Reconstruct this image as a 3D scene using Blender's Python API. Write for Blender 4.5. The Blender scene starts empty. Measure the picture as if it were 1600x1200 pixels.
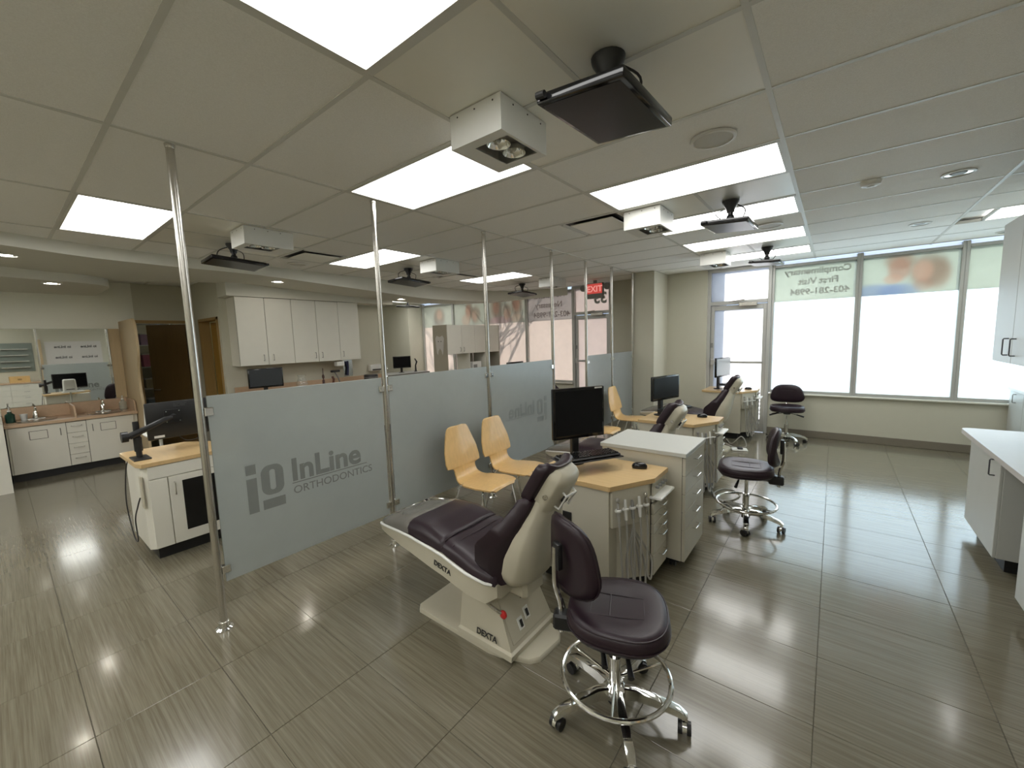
import bpy, bmesh, math, random
from mathutils import Vector, Matrix
random.seed(7)
SC = bpy.context.scene
COL = SC.collection
PI = math.pi
R_ = math.radians
# ------------------------------------------------------------------ camera
CAMZ = 1.668
CEIL = 2.743
FPX = 638.16
ROT = Matrix(((0.78623823, -0.04346526, 0.61639291), (0.61718833, 0.10388319, -0.77992746), (-0.03013311, 0.9936393, 0.10850318)))
cam_data = bpy.data.cameras.new('camera')
cam_data.sensor_fit = 'HORIZONTAL'
cam_data.sensor_width = 36.0
cam_data.lens = FPX / 1600.0 * 36.0
cam_data.clip_start = 0.05
cam = bpy.data.objects.new('camera', cam_data)
cam.matrix_world = Matrix.Translation((0, 0, CAMZ)) @ ROT.to_4x4()
COL.objects.link(cam)
SC.camera = cam
# ------------------------------------------------------------------ world, sun, exposure
wd = bpy.data.worlds.new('sky')
SC.world = wd
wd.use_nodes = True
bgn = wd.node_tree.nodes['Background']
bgn.inputs[0].default_value = (0.60, 0.76, 1.0, 1)
bgn.inputs[1].default_value = 1.4
sun_d = bpy.data.lights.new('sun', 'SUN')
sun_d.energy = 14.0
sun_d.angle = R_(0.5)
sun_d.color = (1.0, 0.97, 0.92)
sun_o = bpy.data.objects.new('sun', sun_d)
sun_o.rotation_euler = Vector((0.12, -0.80, -0.58)).to_track_quat('-Z', 'Y').to_euler()
sun_o.location = (0, 20, 12)
COL.objects.link(sun_o)
SC.view_settings.view_transform = 'Standard'
SC.view_settings.look = 'None'
SC.view_settings.gamma = 1.0
SC.view_settings.use_curve_mapping = False
SC.view_settings.exposure = 0.13
LIGHT_PANEL = 7.8
SC.cycles.max_bounces = 10
SC.cycles.diffuse_bounces = 5
SC.cycles.glossy_bounces = 4
SC.cycles.transmission_bounces = 6
SC.cycles.transparent_max_bounces = 8
SC.cycles.sample_clamp_indirect = 6.0
SC.cycles.caustics_reflective = False
SC.cycles.caustics_refractive = False


# ------------------------------------------------------------------ mesh helpers
class MB:
    def __init__(s):
        s.v = []
        s.f = []

    def add(s, v, f, m=None):
        o = len(s.v)
        if m is not None:
            v = [m @ Vector(p) for p in v]
        s.v += [tuple(p) for p in v]
        s.f += [tuple(i + o for i in q) for q in f]
        return s

    def box(s, x0, x1, y0, y1, z0, z1, bev=0.0, m=None, seg=1):
        if bev <= 0:
            v = [(x0, y0, z0), (x1, y0, z0), (x1, y1, z0), (x0, y1, z0), (x0, y0, z1), (x1, y0, z1), (x1, y1, z1), (x0, y1, z1)]
            f = [(3, 2, 1, 0), (4, 5, 6, 7), (0, 1, 5, 4), (1, 2, 6, 5), (2, 3, 7, 6), (3, 0, 4, 7)]
            return s.add(v, f, m)
        bm = bmesh.new()
        bmesh.ops.create_cube(bm, size=1)
        for p in bm.verts:
            p.co = Vector(((x0 + x1) / 2 + p.co.x * (x1 - x0), (y0 + y1) / 2 + p.co.y * (y1 - y0), (z0 + z1) / 2 + p.co.z * (z1 - z0)))
        bmesh.ops.bevel(bm, geom=list(bm.edges), offset=min(bev, 0.45 * min(x1 - x0, y1 - y0, z1 - z0)), segments=seg, profile=0.5, affect='EDGES')
        bm.verts.index_update()
        v = [p.co.copy() for p in bm.verts]
        f = [[q.index for q in fc.verts] for fc in bm.faces]
        bm.free()
        return s.add(v, f, m)

    def cyl(s, p0, p1, r0, r1=None, n=16, m=None):
        r1 = r0 if r1 is None else r1
        p0, p1 = Vector(p0), Vector(p1)
        d = (p1 - p0).normalized()
        a = d.orthogonal().normalized()
        b = d.cross(a)
        v = []
        for p, r in ((p0, r0), (p1, r1)):
            for i in range(n):
                t = 2 * PI * i / n
                v.append(p + (a * math.cos(t) + b * math.sin(t)) * r)
        f = [(i, (i + 1) % n, n + (i + 1) % n, n + i) for i in range(n)]
        f += [tuple(range(n - 1, -1, -1)), tuple(range(n, 2 * n))]
        return s.add(v, f, m)

    def tube(s, pts, r, n=8, closed=False, m=None):
        pts = [Vector(p) for p in pts]
        k = len(pts)
        rs = r if isinstance(r, (list, tuple)) else [r] * k
        v = []
        a = None
        for i, p in enumerate(pts):
            if closed:
                d = pts[(i + 1) % k] - pts[i - 1]
            else:
                d = pts[min(i + 1, k - 1)] - pts[max(i - 1, 0)]
            d.normalize()
            if a is None:
                a = d.orthogonal().normalized()
            a = (a - d * a.dot(d)).normalized()
            b = d.cross(a)
            for j in range(n):
                t = 2 * PI * j / n
                v.append(p + (a * math.cos(t) + b * math.sin(t)) * rs[i])
        f = []
        for i in range(k if closed else k - 1):
            for j in range(n):
                i2 = (i + 1) % k
                f.append((i * n + j, i * n + (j + 1) % n, i2 * n + (j + 1) % n, i2 * n + j))
        if not closed:
            f += [tuple(range(n - 1, -1, -1)), tuple((k - 1) * n + j for j in range(n))]
        return s.add(v, f, m)

    def lathe(s, prof, n=24, m=None, c=(0, 0, 0), cap=True):
        v = []
        for r, z in prof:
            for j in range(n):
                t = 2 * PI * j / n
                v.append((c[0] + r * math.cos(t), c[1] + r * math.sin(t), c[2] + z))
        k = len(prof)
        f = [(i * n + j, i * n + (j + 1) % n, (i + 1) * n + (j + 1) % n, (i + 1) * n + j) for i in range(k - 1) for j in range(n)]
        if cap:
            f += [tuple(range(n - 1, -1, -1)), tuple((k - 1) * n + j for j in range(n))]
        return s.add(v, f, m)

    def prism(s, poly, z0, z1, m=None):
        n = len(poly)
        v = [(x, y, z0) for x, y in poly] + [(x, y, z1) for x, y in poly]
        f = [tuple(range(n - 1, -1, -1)), tuple(range(n, 2 * n))] + [(i, (i + 1) % n, n + (i + 1) % n, n + i) for i in range(n)]
        return s.add(v, f, m)

    def loft(s, secs, m=None, cap=True, closed=True):
        n = len(secs[0])
        v = [p for q in secs for p in q]
        k = len(secs)
        f = []
        for i in range(k - 1):
            for j in range(n if closed else n - 1):
                f.append((i * n + j, i * n + (j + 1) % n, (i + 1) * n + (j + 1) % n, (i + 1) * n + j))
        if cap and closed:
            f += [tuple(range(n - 1, -1, -1)), tuple((k - 1) * n + j for j in range(n))]
        return s.add(v, f, m)

    def ball(s, c, r, n=12, m=None, sz=1.0):
        k = max(5, n // 2)
        pr = [(max(1e-4, r * math.sin(PI * i / k)), -r * sz * math.cos(PI * i / k)) for i in range(k + 1)]
        return s.lathe(pr, n, m, c)

    def pad(s, outline, layers, n=36, m=None, dish=0.0):
        """cushion: outline(t)->(x,y); layers list of (scale, z); flat fan on both ends"""
        v = []
        for sc, z in layers:
            for j in range(n):
                x, y = outline(2 * PI * j / n)
                v.append((x * sc, y * sc, z))
        k = len(layers)
        f = [(i * n + j, i * n + (j + 1) % n, (i + 1) * n + (j + 1) % n, (i + 1) * n + j) for i in range(k - 1) for j in range(n)]
        f += [tuple(range(n - 1, -1, -1)), tuple((k - 1) * n + j for j in range(n))]
        return s.add(v, f, m)

    def mesh(s, name, mat, ang=35):
        me = bpy.data.meshes.new(name)
        me.from_pydata(s.v, [], s.f)
        if mat is not None:
            me.materials.append(mat)
        bm = bmesh.new()
        bm.from_mesh(me)
        bmesh.ops.recalc_face_normals(bm, faces=bm.faces)
        bm.to_mesh(me)
        bm.free()
        if ang:
            me.shade_smooth()
            me.set_sharp_from_angle(angle=R_(ang))
        return me

    def build(s, name, mat, parent=None, label=None, ang=35):
        return put(name, s.mesh(name, mat, ang), parent, label)


def put(name, me, parent=None, label=None, loc=None, rot=None):
    o = bpy.data.objects.new(name, me)
    COL.objects.link(o)
    if parent is not None:
        o.parent = parent
    if label:
        o['label'] = label
    if loc:
        o.location = loc
    if rot:
        o.rotation_euler = rot
    return o


def tag(o, label, cat, group=None, kind=None):
    o['label'] = label
    o['category'] = cat
    if group:
        o['group'] = group
    if kind:
        o['kind'] = kind
    return o


def thing(name, label, cat, loc=(0, 0, 0), rz=0.0, group=None):
    o = bpy.data.objects.new(name, None)
    o.empty_display_size = 0.1
    COL.objects.link(o)
    o.location = loc
    o.rotation_euler = (0, 0, rz)
    return tag(o, label, cat, group)


def struct(o, label=None):
    o['kind'] = 'structure'
    if label:
        o['label'] = label
    return o


KIDS = {}


def copy_tree(o, parent=None, label=None, loc=None, rz=None):
    c = o.copy()
    COL.objects.link(c)
    c.parent = parent
    if label:
        c['label'] = label
    if loc is not None:
        c.location = loc
    if rz is not None:
        c.rotation_euler = (0, 0, rz)
    for ch in list(o.children):
        copy_tree(ch, c)
    return c


def arc(cx, cy, r, a0, a1, n):
    return [(cx + r * math.cos(a0 + (a1 - a0) * i / n), cy + r * math.sin(a0 + (a1 - a0) * i / n)) for i in range(n + 1)]


def rrect(x0, x1, y0, y1, r, n=5):
    return arc(x1 - r, y1 - r, r, 0, PI / 2, n) + arc(x0 + r, y1 - r, r, PI / 2, PI, n) + arc(x0 + r, y0 + r, r, PI, 1.5 * PI, n) + arc(x1 - r, y0 + r, r, 1.5 * PI, 2 * PI, n)


def smooth_path(pts, k=6):
    """Catmull-Rom through pts"""
    P = [Vector(p) for p in pts]
    P = [P[0] * 2 - P[1]] + P + [P[-1] * 2 - P[-2]]
    out = []
    for i in range(1, len(P) - 2):
        a, b, c, d = P[i - 1:i + 3]
        for j in range(k):
            t = j / k
            out.append(0.5 * ((2 * b) + (c - a) * t + (2 * a - 5 * b + 4 * c - d) * t * t + (3 * b - a - 3 * c + d) * t ** 3))
    out.append(P[-2])
    return out


def text_mesh(body, size, mat, depth=0.002, bold=0.0, align='LEFT', space=1.0):
    cu = bpy.data.curves.new('lettering', 'FONT')
    cu.body = body
    cu.size = size
    cu.extrude = depth / 2
    cu.offset = bold
    cu.align_x = align
    cu.space_character = space
    cu.resolution_u = 4
    ob = bpy.data.objects.new('lettering', cu)
    COL.objects.link(ob)
    bpy.context.view_layer.update()
    me = bpy.data.meshes.new_from_object(ob.evaluated_get(bpy.context.evaluated_depsgraph_get()))
    bpy.data.objects.remove(ob)
    bpy.data.curves.remove(cu)
    me.materials.clear()
    me.materials.append(mat)
    return me


# ------------------------------------------------------------------ materials
MATS = {}


def nodes(name):
    m = bpy.data.materials.new(name)
    m.use_nodes = True
    nt = m.node_tree
    return m, nt, nt.nodes['Principled BSDF'], nt.nodes, nt.links


def mat(name, col, rough=0.5, metal=0.0, var=0.06, scale=12.0, bump=0.0, bscale=200.0, spec=0.5, stretch=None, coat=0.0):
    m, nt, P, N, L = nodes(name)
    tc = N.new('ShaderNodeTexCoord')
    nz = N.new('ShaderNodeTexNoise')
    nz.inputs['Scale'].default_value = scale
    nz.inputs['Detail'].default_value = 4
    src = tc.outputs['Object']
    if stretch:
        mp = N.new('ShaderNodeMapping')
        mp.inputs['Scale'].default_value = stretch
        L.new(src, mp.inputs['Vector'])
        src = mp.outputs['Vector']
    L.new(src, nz.inputs['Vector'])
    mx = N.new('ShaderNodeMix')
    mx.data_type = 'RGBA'
    mx.inputs[6].default_value = (*[c * (1 - var) for c in col], 1)
    mx.inputs[7].default_value = (*[min(1, c * (1 + var)) for c in col], 1)
    L.new(nz.outputs['Fac'], mx.inputs[0])
    L.new(mx.outputs[2], P.inputs['Base Color'])
    P.inputs['Roughness'].default_value = rough
    P.inputs['Metallic'].default_value = metal
    P.inputs['Specular IOR Level'].default_value = spec
    P.inputs['Coat Weight'].default_value = coat
    if bump:
        n2 = N.new('ShaderNodeTexNoise')
        n2.inputs['Scale'].default_value = bscale
        n2.inputs['Detail'].default_value = 3
        L.new(src, n2.inputs['Vector'])
        bp = N.new('ShaderNodeBump')
        bp.inputs['Strength'].default_value = bump
        bp.inputs['Distance'].default_value = 0.004
        L.new(n2.outputs['Fac'], bp.inputs['Height'])
        L.new(bp.outputs['Normal'], P.inputs['Normal'])
    MATS[name] = m
    return m


def floor_material():
    m, nt, P, N, L = nodes('porcelain_tile')
    geo = N.new('ShaderNodeNewGeometry')
    oi = N.new('ShaderNodeObjectInfo')
    add = N.new('ShaderNodeVectorMath')
    add.operation = 'ADD'
    cmb = N.new('ShaderNodeCombineXYZ')
    mul = N.new('ShaderNodeMath')
    mul.operation = 'MULTIPLY'
    mul.inputs[1].default_value = 37.0
    L.new(oi.outputs['Random'], mul.inputs[0])
    L.new(mul.outputs[0], cmb.inputs[0])
    L.new(mul.outputs[0], cmb.inputs[1])
    L.new(geo.outputs['Position'], add.inputs[0])
    L.new(cmb.outputs[0], add.inputs[1])

    def streak(sx, sy, det):
        mp = N.new('ShaderNodeMapping')
        mp.inputs['Scale'].default_value = (sx, sy, 1)
        L.new(add.outputs[0], mp.inputs['Vector'])
        nz = N.new('ShaderNodeTexNoise')
        nz.inputs['Scale'].default_value = 1
        nz.inputs['Detail'].default_value = det
        nz.inputs['Roughness'].default_value = 0.6
        L.new(mp.outputs[0], nz.inputs['Vector'])
        return nz.outputs['Fac']
    a = streak(1.6, 70, 3)
    b = streak(4.5, 190, 2)
    c = streak(1.0, 9, 3)
    m1 = N.new('ShaderNodeMath'); m1.operation = 'MULTIPLY_ADD'
    L.new(a, m1.inputs[0]); m1.inputs[1].default_value = 0.55
    m2 = N.new('ShaderNodeMath'); m2.operation = 'MULTIPLY_ADD'
    L.new(b, m2.inputs[0]); m2.inputs[1].default_value = 0.30
    m3 = N.new('ShaderNodeMath'); m3.operation = 'MULTIPLY'
    L.new(c, m3.inputs[0]); m3.inputs[1].default_value = 0.08
    L.new(m3.outputs[0], m2.inputs[2])
    L.new(m2.outputs[0], m1.inputs[2])
    cr = N.new('ShaderNodeValToRGB')
    e = cr.color_ramp.elements
    e[0].position = 0.36; e[0].color = (*FLOOR_D, 1)
    e[1].position = 0.70; e[1].color = (*FLOOR_L, 1)
    L.new(m1.outputs[0], cr.inputs[0])
    hv = N.new('ShaderNodeHueSaturation')
    mr = N.new('ShaderNodeMapRange')
    mr.inputs['To Min'].default_value = 0.985; mr.inputs['To Max'].default_value = 1.015
    L.new(oi.outputs['Random'], mr.inputs['Value'])
    L.new(mr.outputs[0], hv.inputs['Value'])
    L.new(cr.outputs[0], hv.inputs['Color'])
    L.new(hv.outputs[0], P.inputs['Base Color'])
    r = N.new('ShaderNodeMapRange')
    r.inputs['To Min'].default_value = 0.13; r.inputs['To Max'].default_value = 0.25
    L.new(m1.outputs[0], r.inputs['Value'])
    L.new(r.outputs[0], P.inputs['Roughness'])
    P.inputs['Specular IOR Level'].default_value = 0.55
    P.inputs['Coat Weight'].default_value = 0.45
    P.inputs['Coat Roughness'].default_value = 0.10
    bp = N.new('ShaderNodeBump')
    bp.inputs['Strength'].default_value = 0.018
    bp.inputs['Distance'].default_value = 0.002
    L.new(m1.outputs[0], bp.inputs['Height'])
    L.new(bp.outputs[0], P.inputs['Normal'])
    return m


def emit(name, col, st, stripes=0.0, freq=9.0):
    m = bpy.data.materials.new(name)
    m.use_nodes = True
    N, L = m.node_tree.nodes, m.node_tree.links
    N.remove(N['Principled BSDF'])
    out = N['Material Output']
    e = N.new('ShaderNodeEmission')
    e.inputs[0].default_value = (*col, 1)
    e.inputs[1].default_value = st
    if stripes:
        tc = N.new('ShaderNodeTexCoord')
        wv = N.new('ShaderNodeTexWave')
        wv.bands_direction = 'Y'
        wv.inputs['Scale'].default_value = freq
        wv.inputs['Distortion'].default_value = 0
        L.new(tc.outputs['Object'], wv.inputs[0])
        mr = N.new('ShaderNodeMapRange')
        mr.inputs['To Min'].default_value = st * (1 - stripes); mr.inputs['To Max'].default_value = st
        L.new(wv.outputs['Fac'], mr.inputs['Value'])
        L.new(mr.outputs[0], e.inputs[1])
    L.new(e.outputs[0], out.inputs[0])
    return m


def translucent(name, col, trans=0.75, blobs=(), base=None):
    """light-passing window film; blobs: (x, z, rx, rz, colour, weight) flat print in world metres"""
    m = bpy.data.materials.new(name)
    m.use_nodes = True
    N, L = m.node_tree.nodes, m.node_tree.links
    N.remove(N['Principled BSDF'])
    out = N['Material Output']
    tr = N.new('ShaderNodeBsdfTranslucent')
    df = N.new('ShaderNodeBsdfDiffuse')
    mx = N.new('ShaderNodeMixShader')
    mx.inputs[0].default_value = trans
    L.new(df.outputs[0], mx.inputs[1]); L.new(tr.outputs[0], mx.inputs[2]); L.new(mx.outputs[0], out.inputs[0])
    rgb = N.new('ShaderNodeRGB')
    rgb.outputs[0].default_value = (*col, 1)
    cur = rgb.outputs[0]
    geo = N.new('ShaderNodeNewGeometry')
    nz = N.new('ShaderNodeTexNoise'); nz.inputs['Scale'].default_value = 7
    L.new(geo.outputs['Position'], nz.inputs['Vector'])
    for (x, z, rx, rz, c, w) in blobs:
        mp = N.new('ShaderNodeMapping')
        mp.vector_type = 'POINT'
        mp.inputs['Location'].default_value = (-x / rx, 0, -z / rz)
        mp.inputs['Scale'].default_value = (1 / rx, 0, 1 / rz)
        L.new(geo.outputs['Position'], mp.inputs['Vector'])
        ln = N.new('ShaderNodeVectorMath'); ln.operation = 'LENGTH'
        L.new(mp.outputs[0], ln.inputs[0])
        mr = N.new('ShaderNodeMapRange'); mr.interpolation_type = 'SMOOTHSTEP'
        mr.inputs['From Min'].default_value = 1.25; mr.inputs['From Max'].default_value = 0.6
        mr.inputs['To Min'].default_value = 0; mr.inputs['To Max'].default_value = w
        L.new(ln.outputs['Value'], mr.inputs['Value'])
        mc = N.new('ShaderNodeMix'); mc.data_type = 'RGBA'
        L.new(mr.outputs[0], mc.inputs[0]); L.new(cur, mc.inputs[6]); mc.inputs[7].default_value = (*c, 1)
        cur = mc.outputs[2]
    hv = N.new('ShaderNodeHueSaturation')
    mr = N.new('ShaderNodeMapRange'); mr.inputs['To Min'].default_value = 0.95; mr.inputs['To Max'].default_value = 1.05
    L.new(nz.outputs['Fac'], mr.inputs['Value']); L.new(mr.outputs[0], hv.inputs['Value']); L.new(cur, hv.inputs['Color'])
    L.new(hv.outputs[0], tr.inputs[0]); L.new(hv.outputs[0], df.inputs[0])
    return m


def frosted(name, col, mixd=0.5, rough=0.42, alpha=1.0):
    m = bpy.data.materials.new(name)
    m.use_nodes = True
    N, L = m.node_tree.nodes, m.node_tree.links
    N.remove(N['Principled BSDF'])
    out = N['Material Output']
    rf = N.new('ShaderNodeBsdfRefraction'); rf.inputs['Roughness'].default_value = rough; rf.inputs['IOR'].default_value = 1.12
    rf.inputs[0].default_value = (0.84, 0.90, 0.90, 1)
    tr = N.new('ShaderNodeBsdfTranslucent'); df = N.new('ShaderNodeBsdfDiffuse'); gl = N.new('ShaderNodeBsdfGlossy')
    gl.inputs['Roughness'].default_value = 0.22
    tc = N.new('ShaderNodeTexCoord'); nz = N.new('ShaderNodeTexNoise'); nz.inputs['Scale'].default_value = 9
    L.new(tc.outputs['Object'], nz.inputs[0])
    cr = N.new('ShaderNodeValToRGB')
    cr.color_ramp.elements[0].color = (*[c * 0.95 for c in col], 1); cr.color_ramp.elements[1].color = (*[c * 1.05 for c in col], 1)
    L.new(nz.outputs['Fac'], cr.inputs[0])
    L.new(cr.outputs[0], tr.inputs[0]); L.new(cr.outputs[0], df.inputs[0])
    a = N.new('ShaderNodeMixShader'); a.inputs[0].default_value = 0.45
    L.new(df.outputs[0], a.inputs[1]); L.new(tr.outputs[0], a.inputs[2])
    b = N.new('ShaderNodeMixShader'); b.inputs[0].default_value = mixd
    L.new(rf.outputs[0], b.inputs[1]); L.new(a.outputs[0], b.inputs[2])
    fr = N.new('ShaderNodeFresnel'); fr.inputs[0].default_value = 1.45
    c = N.new('ShaderNodeMixShader')
    L.new(fr.outputs[0], c.inputs[0]); L.new(b.outputs[0], c.inputs[1]); L.new(gl.outputs[0], c.inputs[2])
    L.new(c.outputs[0], out.inputs[0])
    return m


def glassy(name, col=(0.9, 0.93, 0.92), t=0.8, rough=0.03):
    m = bpy.data.materials.new(name)
    m.use_nodes = True
    N, L = m.node_tree.nodes, m.node_tree.links
    N.remove(N['Principled BSDF'])
    tp = N.new('ShaderNodeBsdfTransparent'); tp.inputs[0].default_value = (*col, 1)
    gl = N.new('ShaderNodeBsdfGlossy'); gl.inputs['Roughness'].default_value = rough
    df = N.new('ShaderNodeBsdfDiffuse'); df.inputs[0].default_value = (*col, 1)
    a = N.new('ShaderNodeMixShader'); a.inputs[0].default_value = 0.5
    L.new(gl.outputs[0], a.inputs[1]); L.new(df.outputs[0], a.inputs[2])
    b = N.new('ShaderNodeMixShader'); b.inputs[0].default_value = t
    L.new(a.outputs[0], b.inputs[1]); L.new(tp.outputs[0], b.inputs[2])
    L.new(b.outputs[0], N['Material Output'].inputs[0])
    return m


FLOOR_D = (0.128, 0.113, 0.078)
FLOOR_L = (0.236, 0.213, 0.156)
M_FLOOR = floor_material()
M_GROUT = mat('grout', (0.125, 0.115, 0.09), 0.9, bump=0.3)
M_WALL = mat('painted_wall', (0.565, 0.55, 0.455), 0.75, var=0.02, bump=0.06, bscale=300)
M_SOFFIT = mat('painted_soffit', (0.68, 0.67, 0.60), 0.8, var=0.02, bump=0.05, bscale=300)
M_CTILE = mat('mineral_ceiling_tile', (0.93, 0.92, 0.885), 0.95, var=0.10, scale=160, bump=0.5, bscale=260, spec=0.1)
M_CPLATE = mat('smooth_ceiling_plate', (0.88, 0.87, 0.80), 0.35, var=0.02)
M_GRID = mat('white_enamel', (0.66, 0.66, 0.62), 0.45, var=0.03)
M_BASEB = mat('taupe_vinyl_base', (0.20, 0.175, 0.135), 0.5)
M_LAM = mat('cream_laminate', (0.72, 0.70, 0.625), 0.42, var=0.03, scale=6)
M_LAMG = mat('pale_grey_laminate', (0.52, 0.53, 0.50), 0.40, var=0.03, scale=6)
M_LAMC = mat('almond_laminate', (0.54, 0.51, 0.42), 0.42, var=0.03, scale=6)
M_SEAM_SHADE = mat('dark_joint_and_gap_shade', (0.05, 0.045, 0.04), 0.8)  # outlines and slots, also shade painted into drawer and door gaps
M_KICK = mat('black_toe_kick', (0.012, 0.012, 0.012), 0.5)
M_MAPLE = mat('maple_top', (0.60, 0.42, 0.21), 0.32, var=0.14, scale=3.0, stretch=(2, 14, 14), coat=0.2)
M_MAPLE2 = mat('maple_veneer', (0.52, 0.40, 0.24), 0.45, var=0.12, scale=3.0, stretch=(14, 14, 1.5))
M_PEACH = mat('peach_counter', (0.56, 0.40, 0.27), 0.35, var=0.10, scale=30)
M_PLY = mat('birch_plywood', (0.66, 0.43, 0.18), 0.32, var=0.16, scale=4, stretch=(12, 12, 2), coat=0.3)
M_VINYL = mat('aubergine_vinyl', (0.020, 0.010, 0.0155), 0.36, var=0.10, scale=30, bump=0.10, bscale=420, spec=0.4)
M_VINYLD = mat('aubergine_piping', (0.018, 0.008, 0.013), 0.45, var=0.08)
M_GREYV = mat('clear_grey_cover', (0.15, 0.14, 0.125), 0.22, var=0.08, spec=0.6)
M_SHELL = mat('cream_moulded_plastic', (0.52, 0.485, 0.385), 0.33, var=0.03)
M_CHROME = mat('polished_chrome', (0.80, 0.80, 0.78), 0.10, 1.0, var=0.03)
M_STEEL = mat('brushed_steel', (0.58, 0.56, 0.52), 0.24, 1.0, var=0.05)
M_ALU = mat('window_aluminium', (0.50, 0.50, 0.48), 0.42, 0.35, var=0.04)
M_BLK = mat('black_plastic', (0.012, 0.012, 0.013), 0.38, var=0.15)
M_BLKG = mat('glossy_black', (0.006, 0.006, 0.007), 0.12, var=0.1)
M_SCREEN = mat('dark_screen', (0.004, 0.004, 0.005), 0.28, var=0.1, spec=0.2)
M_PULL = mat('satin_pull', (0.30, 0.29, 0.27), 0.35, 0.9)
M_SCREENG = mat('grey_screen', (0.035, 0.037, 0.042), 0.35, var=0.1)
M_GREYP = mat('grey_plastic', (0.25, 0.25, 0.24), 0.5)
M_HOSE = mat('grey_tubing', (0.34, 0.33, 0.30), 0.5, var=0.08)
M_WHITE = mat('white_plastic', (0.75, 0.75, 0.72), 0.4, var=0.02)
M_RED = mat('red_plastic', (0.50, 0.02, 0.02), 0.35)
M_DOOR = mat('brown_door_veneer', (0.15, 0.09, 0.028), 0.45, var=0.14, scale=3, stretch=(12, 12, 1))
M_DOORT = mat('oak_door_trim', (0.33, 0.21, 0.075), 0.45, var=0.12, scale=3, stretch=(12, 12, 1))
M_MIRROR = mat('mirror', (0.86, 0.88, 0.86), 0.015, 1.0, var=0.0)
M_TEXT = mat('black_print', (0.02, 0.02, 0.02), 0.5)
M_BANNER = mat('banner_vinyl', (0.62, 0.60, 0.58), 0.5, var=0.02)
M_GREEN = mat('green_liquid_soap', (0.01, 0.05, 0.035), 0.2)
M_CLEAR = glassy('clear_plastic', (0.8, 0.85, 0.82), 0.7)
M_GLASS = glassy('clear_glass', (0.93, 0.95, 0.94), 0.85, 0.02)
M_FROST = frosted('frosted_glass', (0.66, 0.70, 0.685), 0.70)
M_LOGO = frosted('clear_etched_letter', (0.48, 0.505, 0.485), 0.72, 0.25)
M_LOGO2 = frosted('clear_etched_letter_pale', (0.52, 0.56, 0.55), 0.65, 0.3)
M_LIGHT = emit('fluorescent_diffuser', (1.0, 0.995, 0.955), LIGHT_PANEL, 0.22, 2.6)
M_LAMP = emit('downlight_lamp', (1.0, 0.93, 0.8), 90.0)
M_REFL = mat('lamp_reflector', (0.8, 0.8, 0.76), 0.12, 1.0)
M_BARK = mat('bark', (0.08, 0.06, 0.05), 0.9)
M_EXT = mat('added_pier_masonry', (0.45, 0.42, 0.40), 0.9, var=0.1)
M_LINER = mat('yellow_wall', (0.60, 0.56, 0.36), 0.8, var=0.03)
M_WALLP = mat('olive_wall', (0.82, 0.82, 0.735), 0.75, var=0.02, bump=0.06, bscale=300)
M_WALLT = mat('taupe_wall', (0.40, 0.37, 0.30), 0.8, var=0.03)
# ------------------------------------------------------------------ floor
TX, TY, TY0 = 0.615, 0.4705, 1.99
fl = struct(MB().box(-11.2, 2.6, -2.7, 8.0, -0.12, -0.004).build('floor', M_GROUT), 'grey-beige streaked porcelain tile floor')
tile_me = MB().box(-TX / 2 + 0.001, TX / 2 - 0.001, -TY / 2 + 0.001, TY / 2 - 0.001, -0.004, 0.0, 0.0012).mesh('tile', M_FLOOR, 0)
for i in range(-9, 3):
    for k in range(-5, 13):
        put('tile', tile_me, fl, loc=((i + 0.5) * TX, TY0 + (k + 0.5) * TY, 0))
fb = MB()
for i in range(-18, 4):
    for k in range(-10, 13):
        if -9 <= i < 3 and k >= -5:
            continue
        cx, cy = (i + 0.5) * TX, TY0 + (k + 0.5) * TY
        fb.box(cx - TX / 2 + 0.001, cx + TX / 2 - 0.001, cy - TY / 2 + 0.001, cy + TY / 2 - 0.001, -0.004, 0.0)
o = fb.build('tile_field', M_FLOOR, fl, ang=0)
o['kind'] = 'stuff'

# ------------------------------------------------------------------ ceiling
XL = [2.36, 0.94, -0.28, -1.53, -2.77, -4.09, -5.38, -6.65, -7.92, -9.2, -11.0]
YK = lambda k: 1.06 + 0.606 * k
ce = struct(MB().box(-11.2, 2.6, -2.7, 8.0, CEIL + 0.05, CEIL + 0.15).build('ceiling', M_CTILE), 'suspended grey mineral-tile ceiling with white grid')
for x in XL:
    MB().box(x - 0.012, x + 0.012, -2.6, 7.8, CEIL, CEIL + 0.03).build('grid_runner', M_GRID, ce, ang=0)
for k in range(-6, 12):
    MB().box(-11.0, 2.36, YK(k) - 0.012, YK(k) + 0.012, CEIL + 0.0005, CEIL + 0.03).build('cross_tee', M_GRID, ce, ang=0)
LIGHTS = {(2, -1), (2, 3), (2, 5), (2, 7), (2, 9), (3, 1), (5, -1), (5, 3), (5, 7), (8, 7), (8, 9), (0, 8), (3, -4), (5, -4), (0, -3), (2, -5), (4, -3), (6, -4), (1, -4), (4, -5), (6, -6)}  # cells labelled as added are out-of-view panels put in to brighten the left ceiling
PLATE = {(2, 0), (2, 1), (2, 4), (2, 8), (5, 0), (5, 1), (5, 4), (5, 8)}
VENT = {(3, 4): 1, (5, 2): 0, (5, 6): 0, (7, 8): 1}
cache = {}


def ctile(x0, x1, y0, y1, m, nm='ceiling_tile'):
    key = (round(x1 - x0, 3), round(y1 - y0, 3), m.name)
    if key not in cache:
        w, d = (x1 - x0) / 2 - 0.006, (y1 - y0) / 2 - 0.006
        cache[key] = MB().box(-w, w, -d, d, 0.004, 0.02, 0.003).mesh(nm, m, 0)
    put(nm, cache[key], ce, loc=((x0 + x1) / 2, (y0 + y1) / 2, CEIL))


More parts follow.
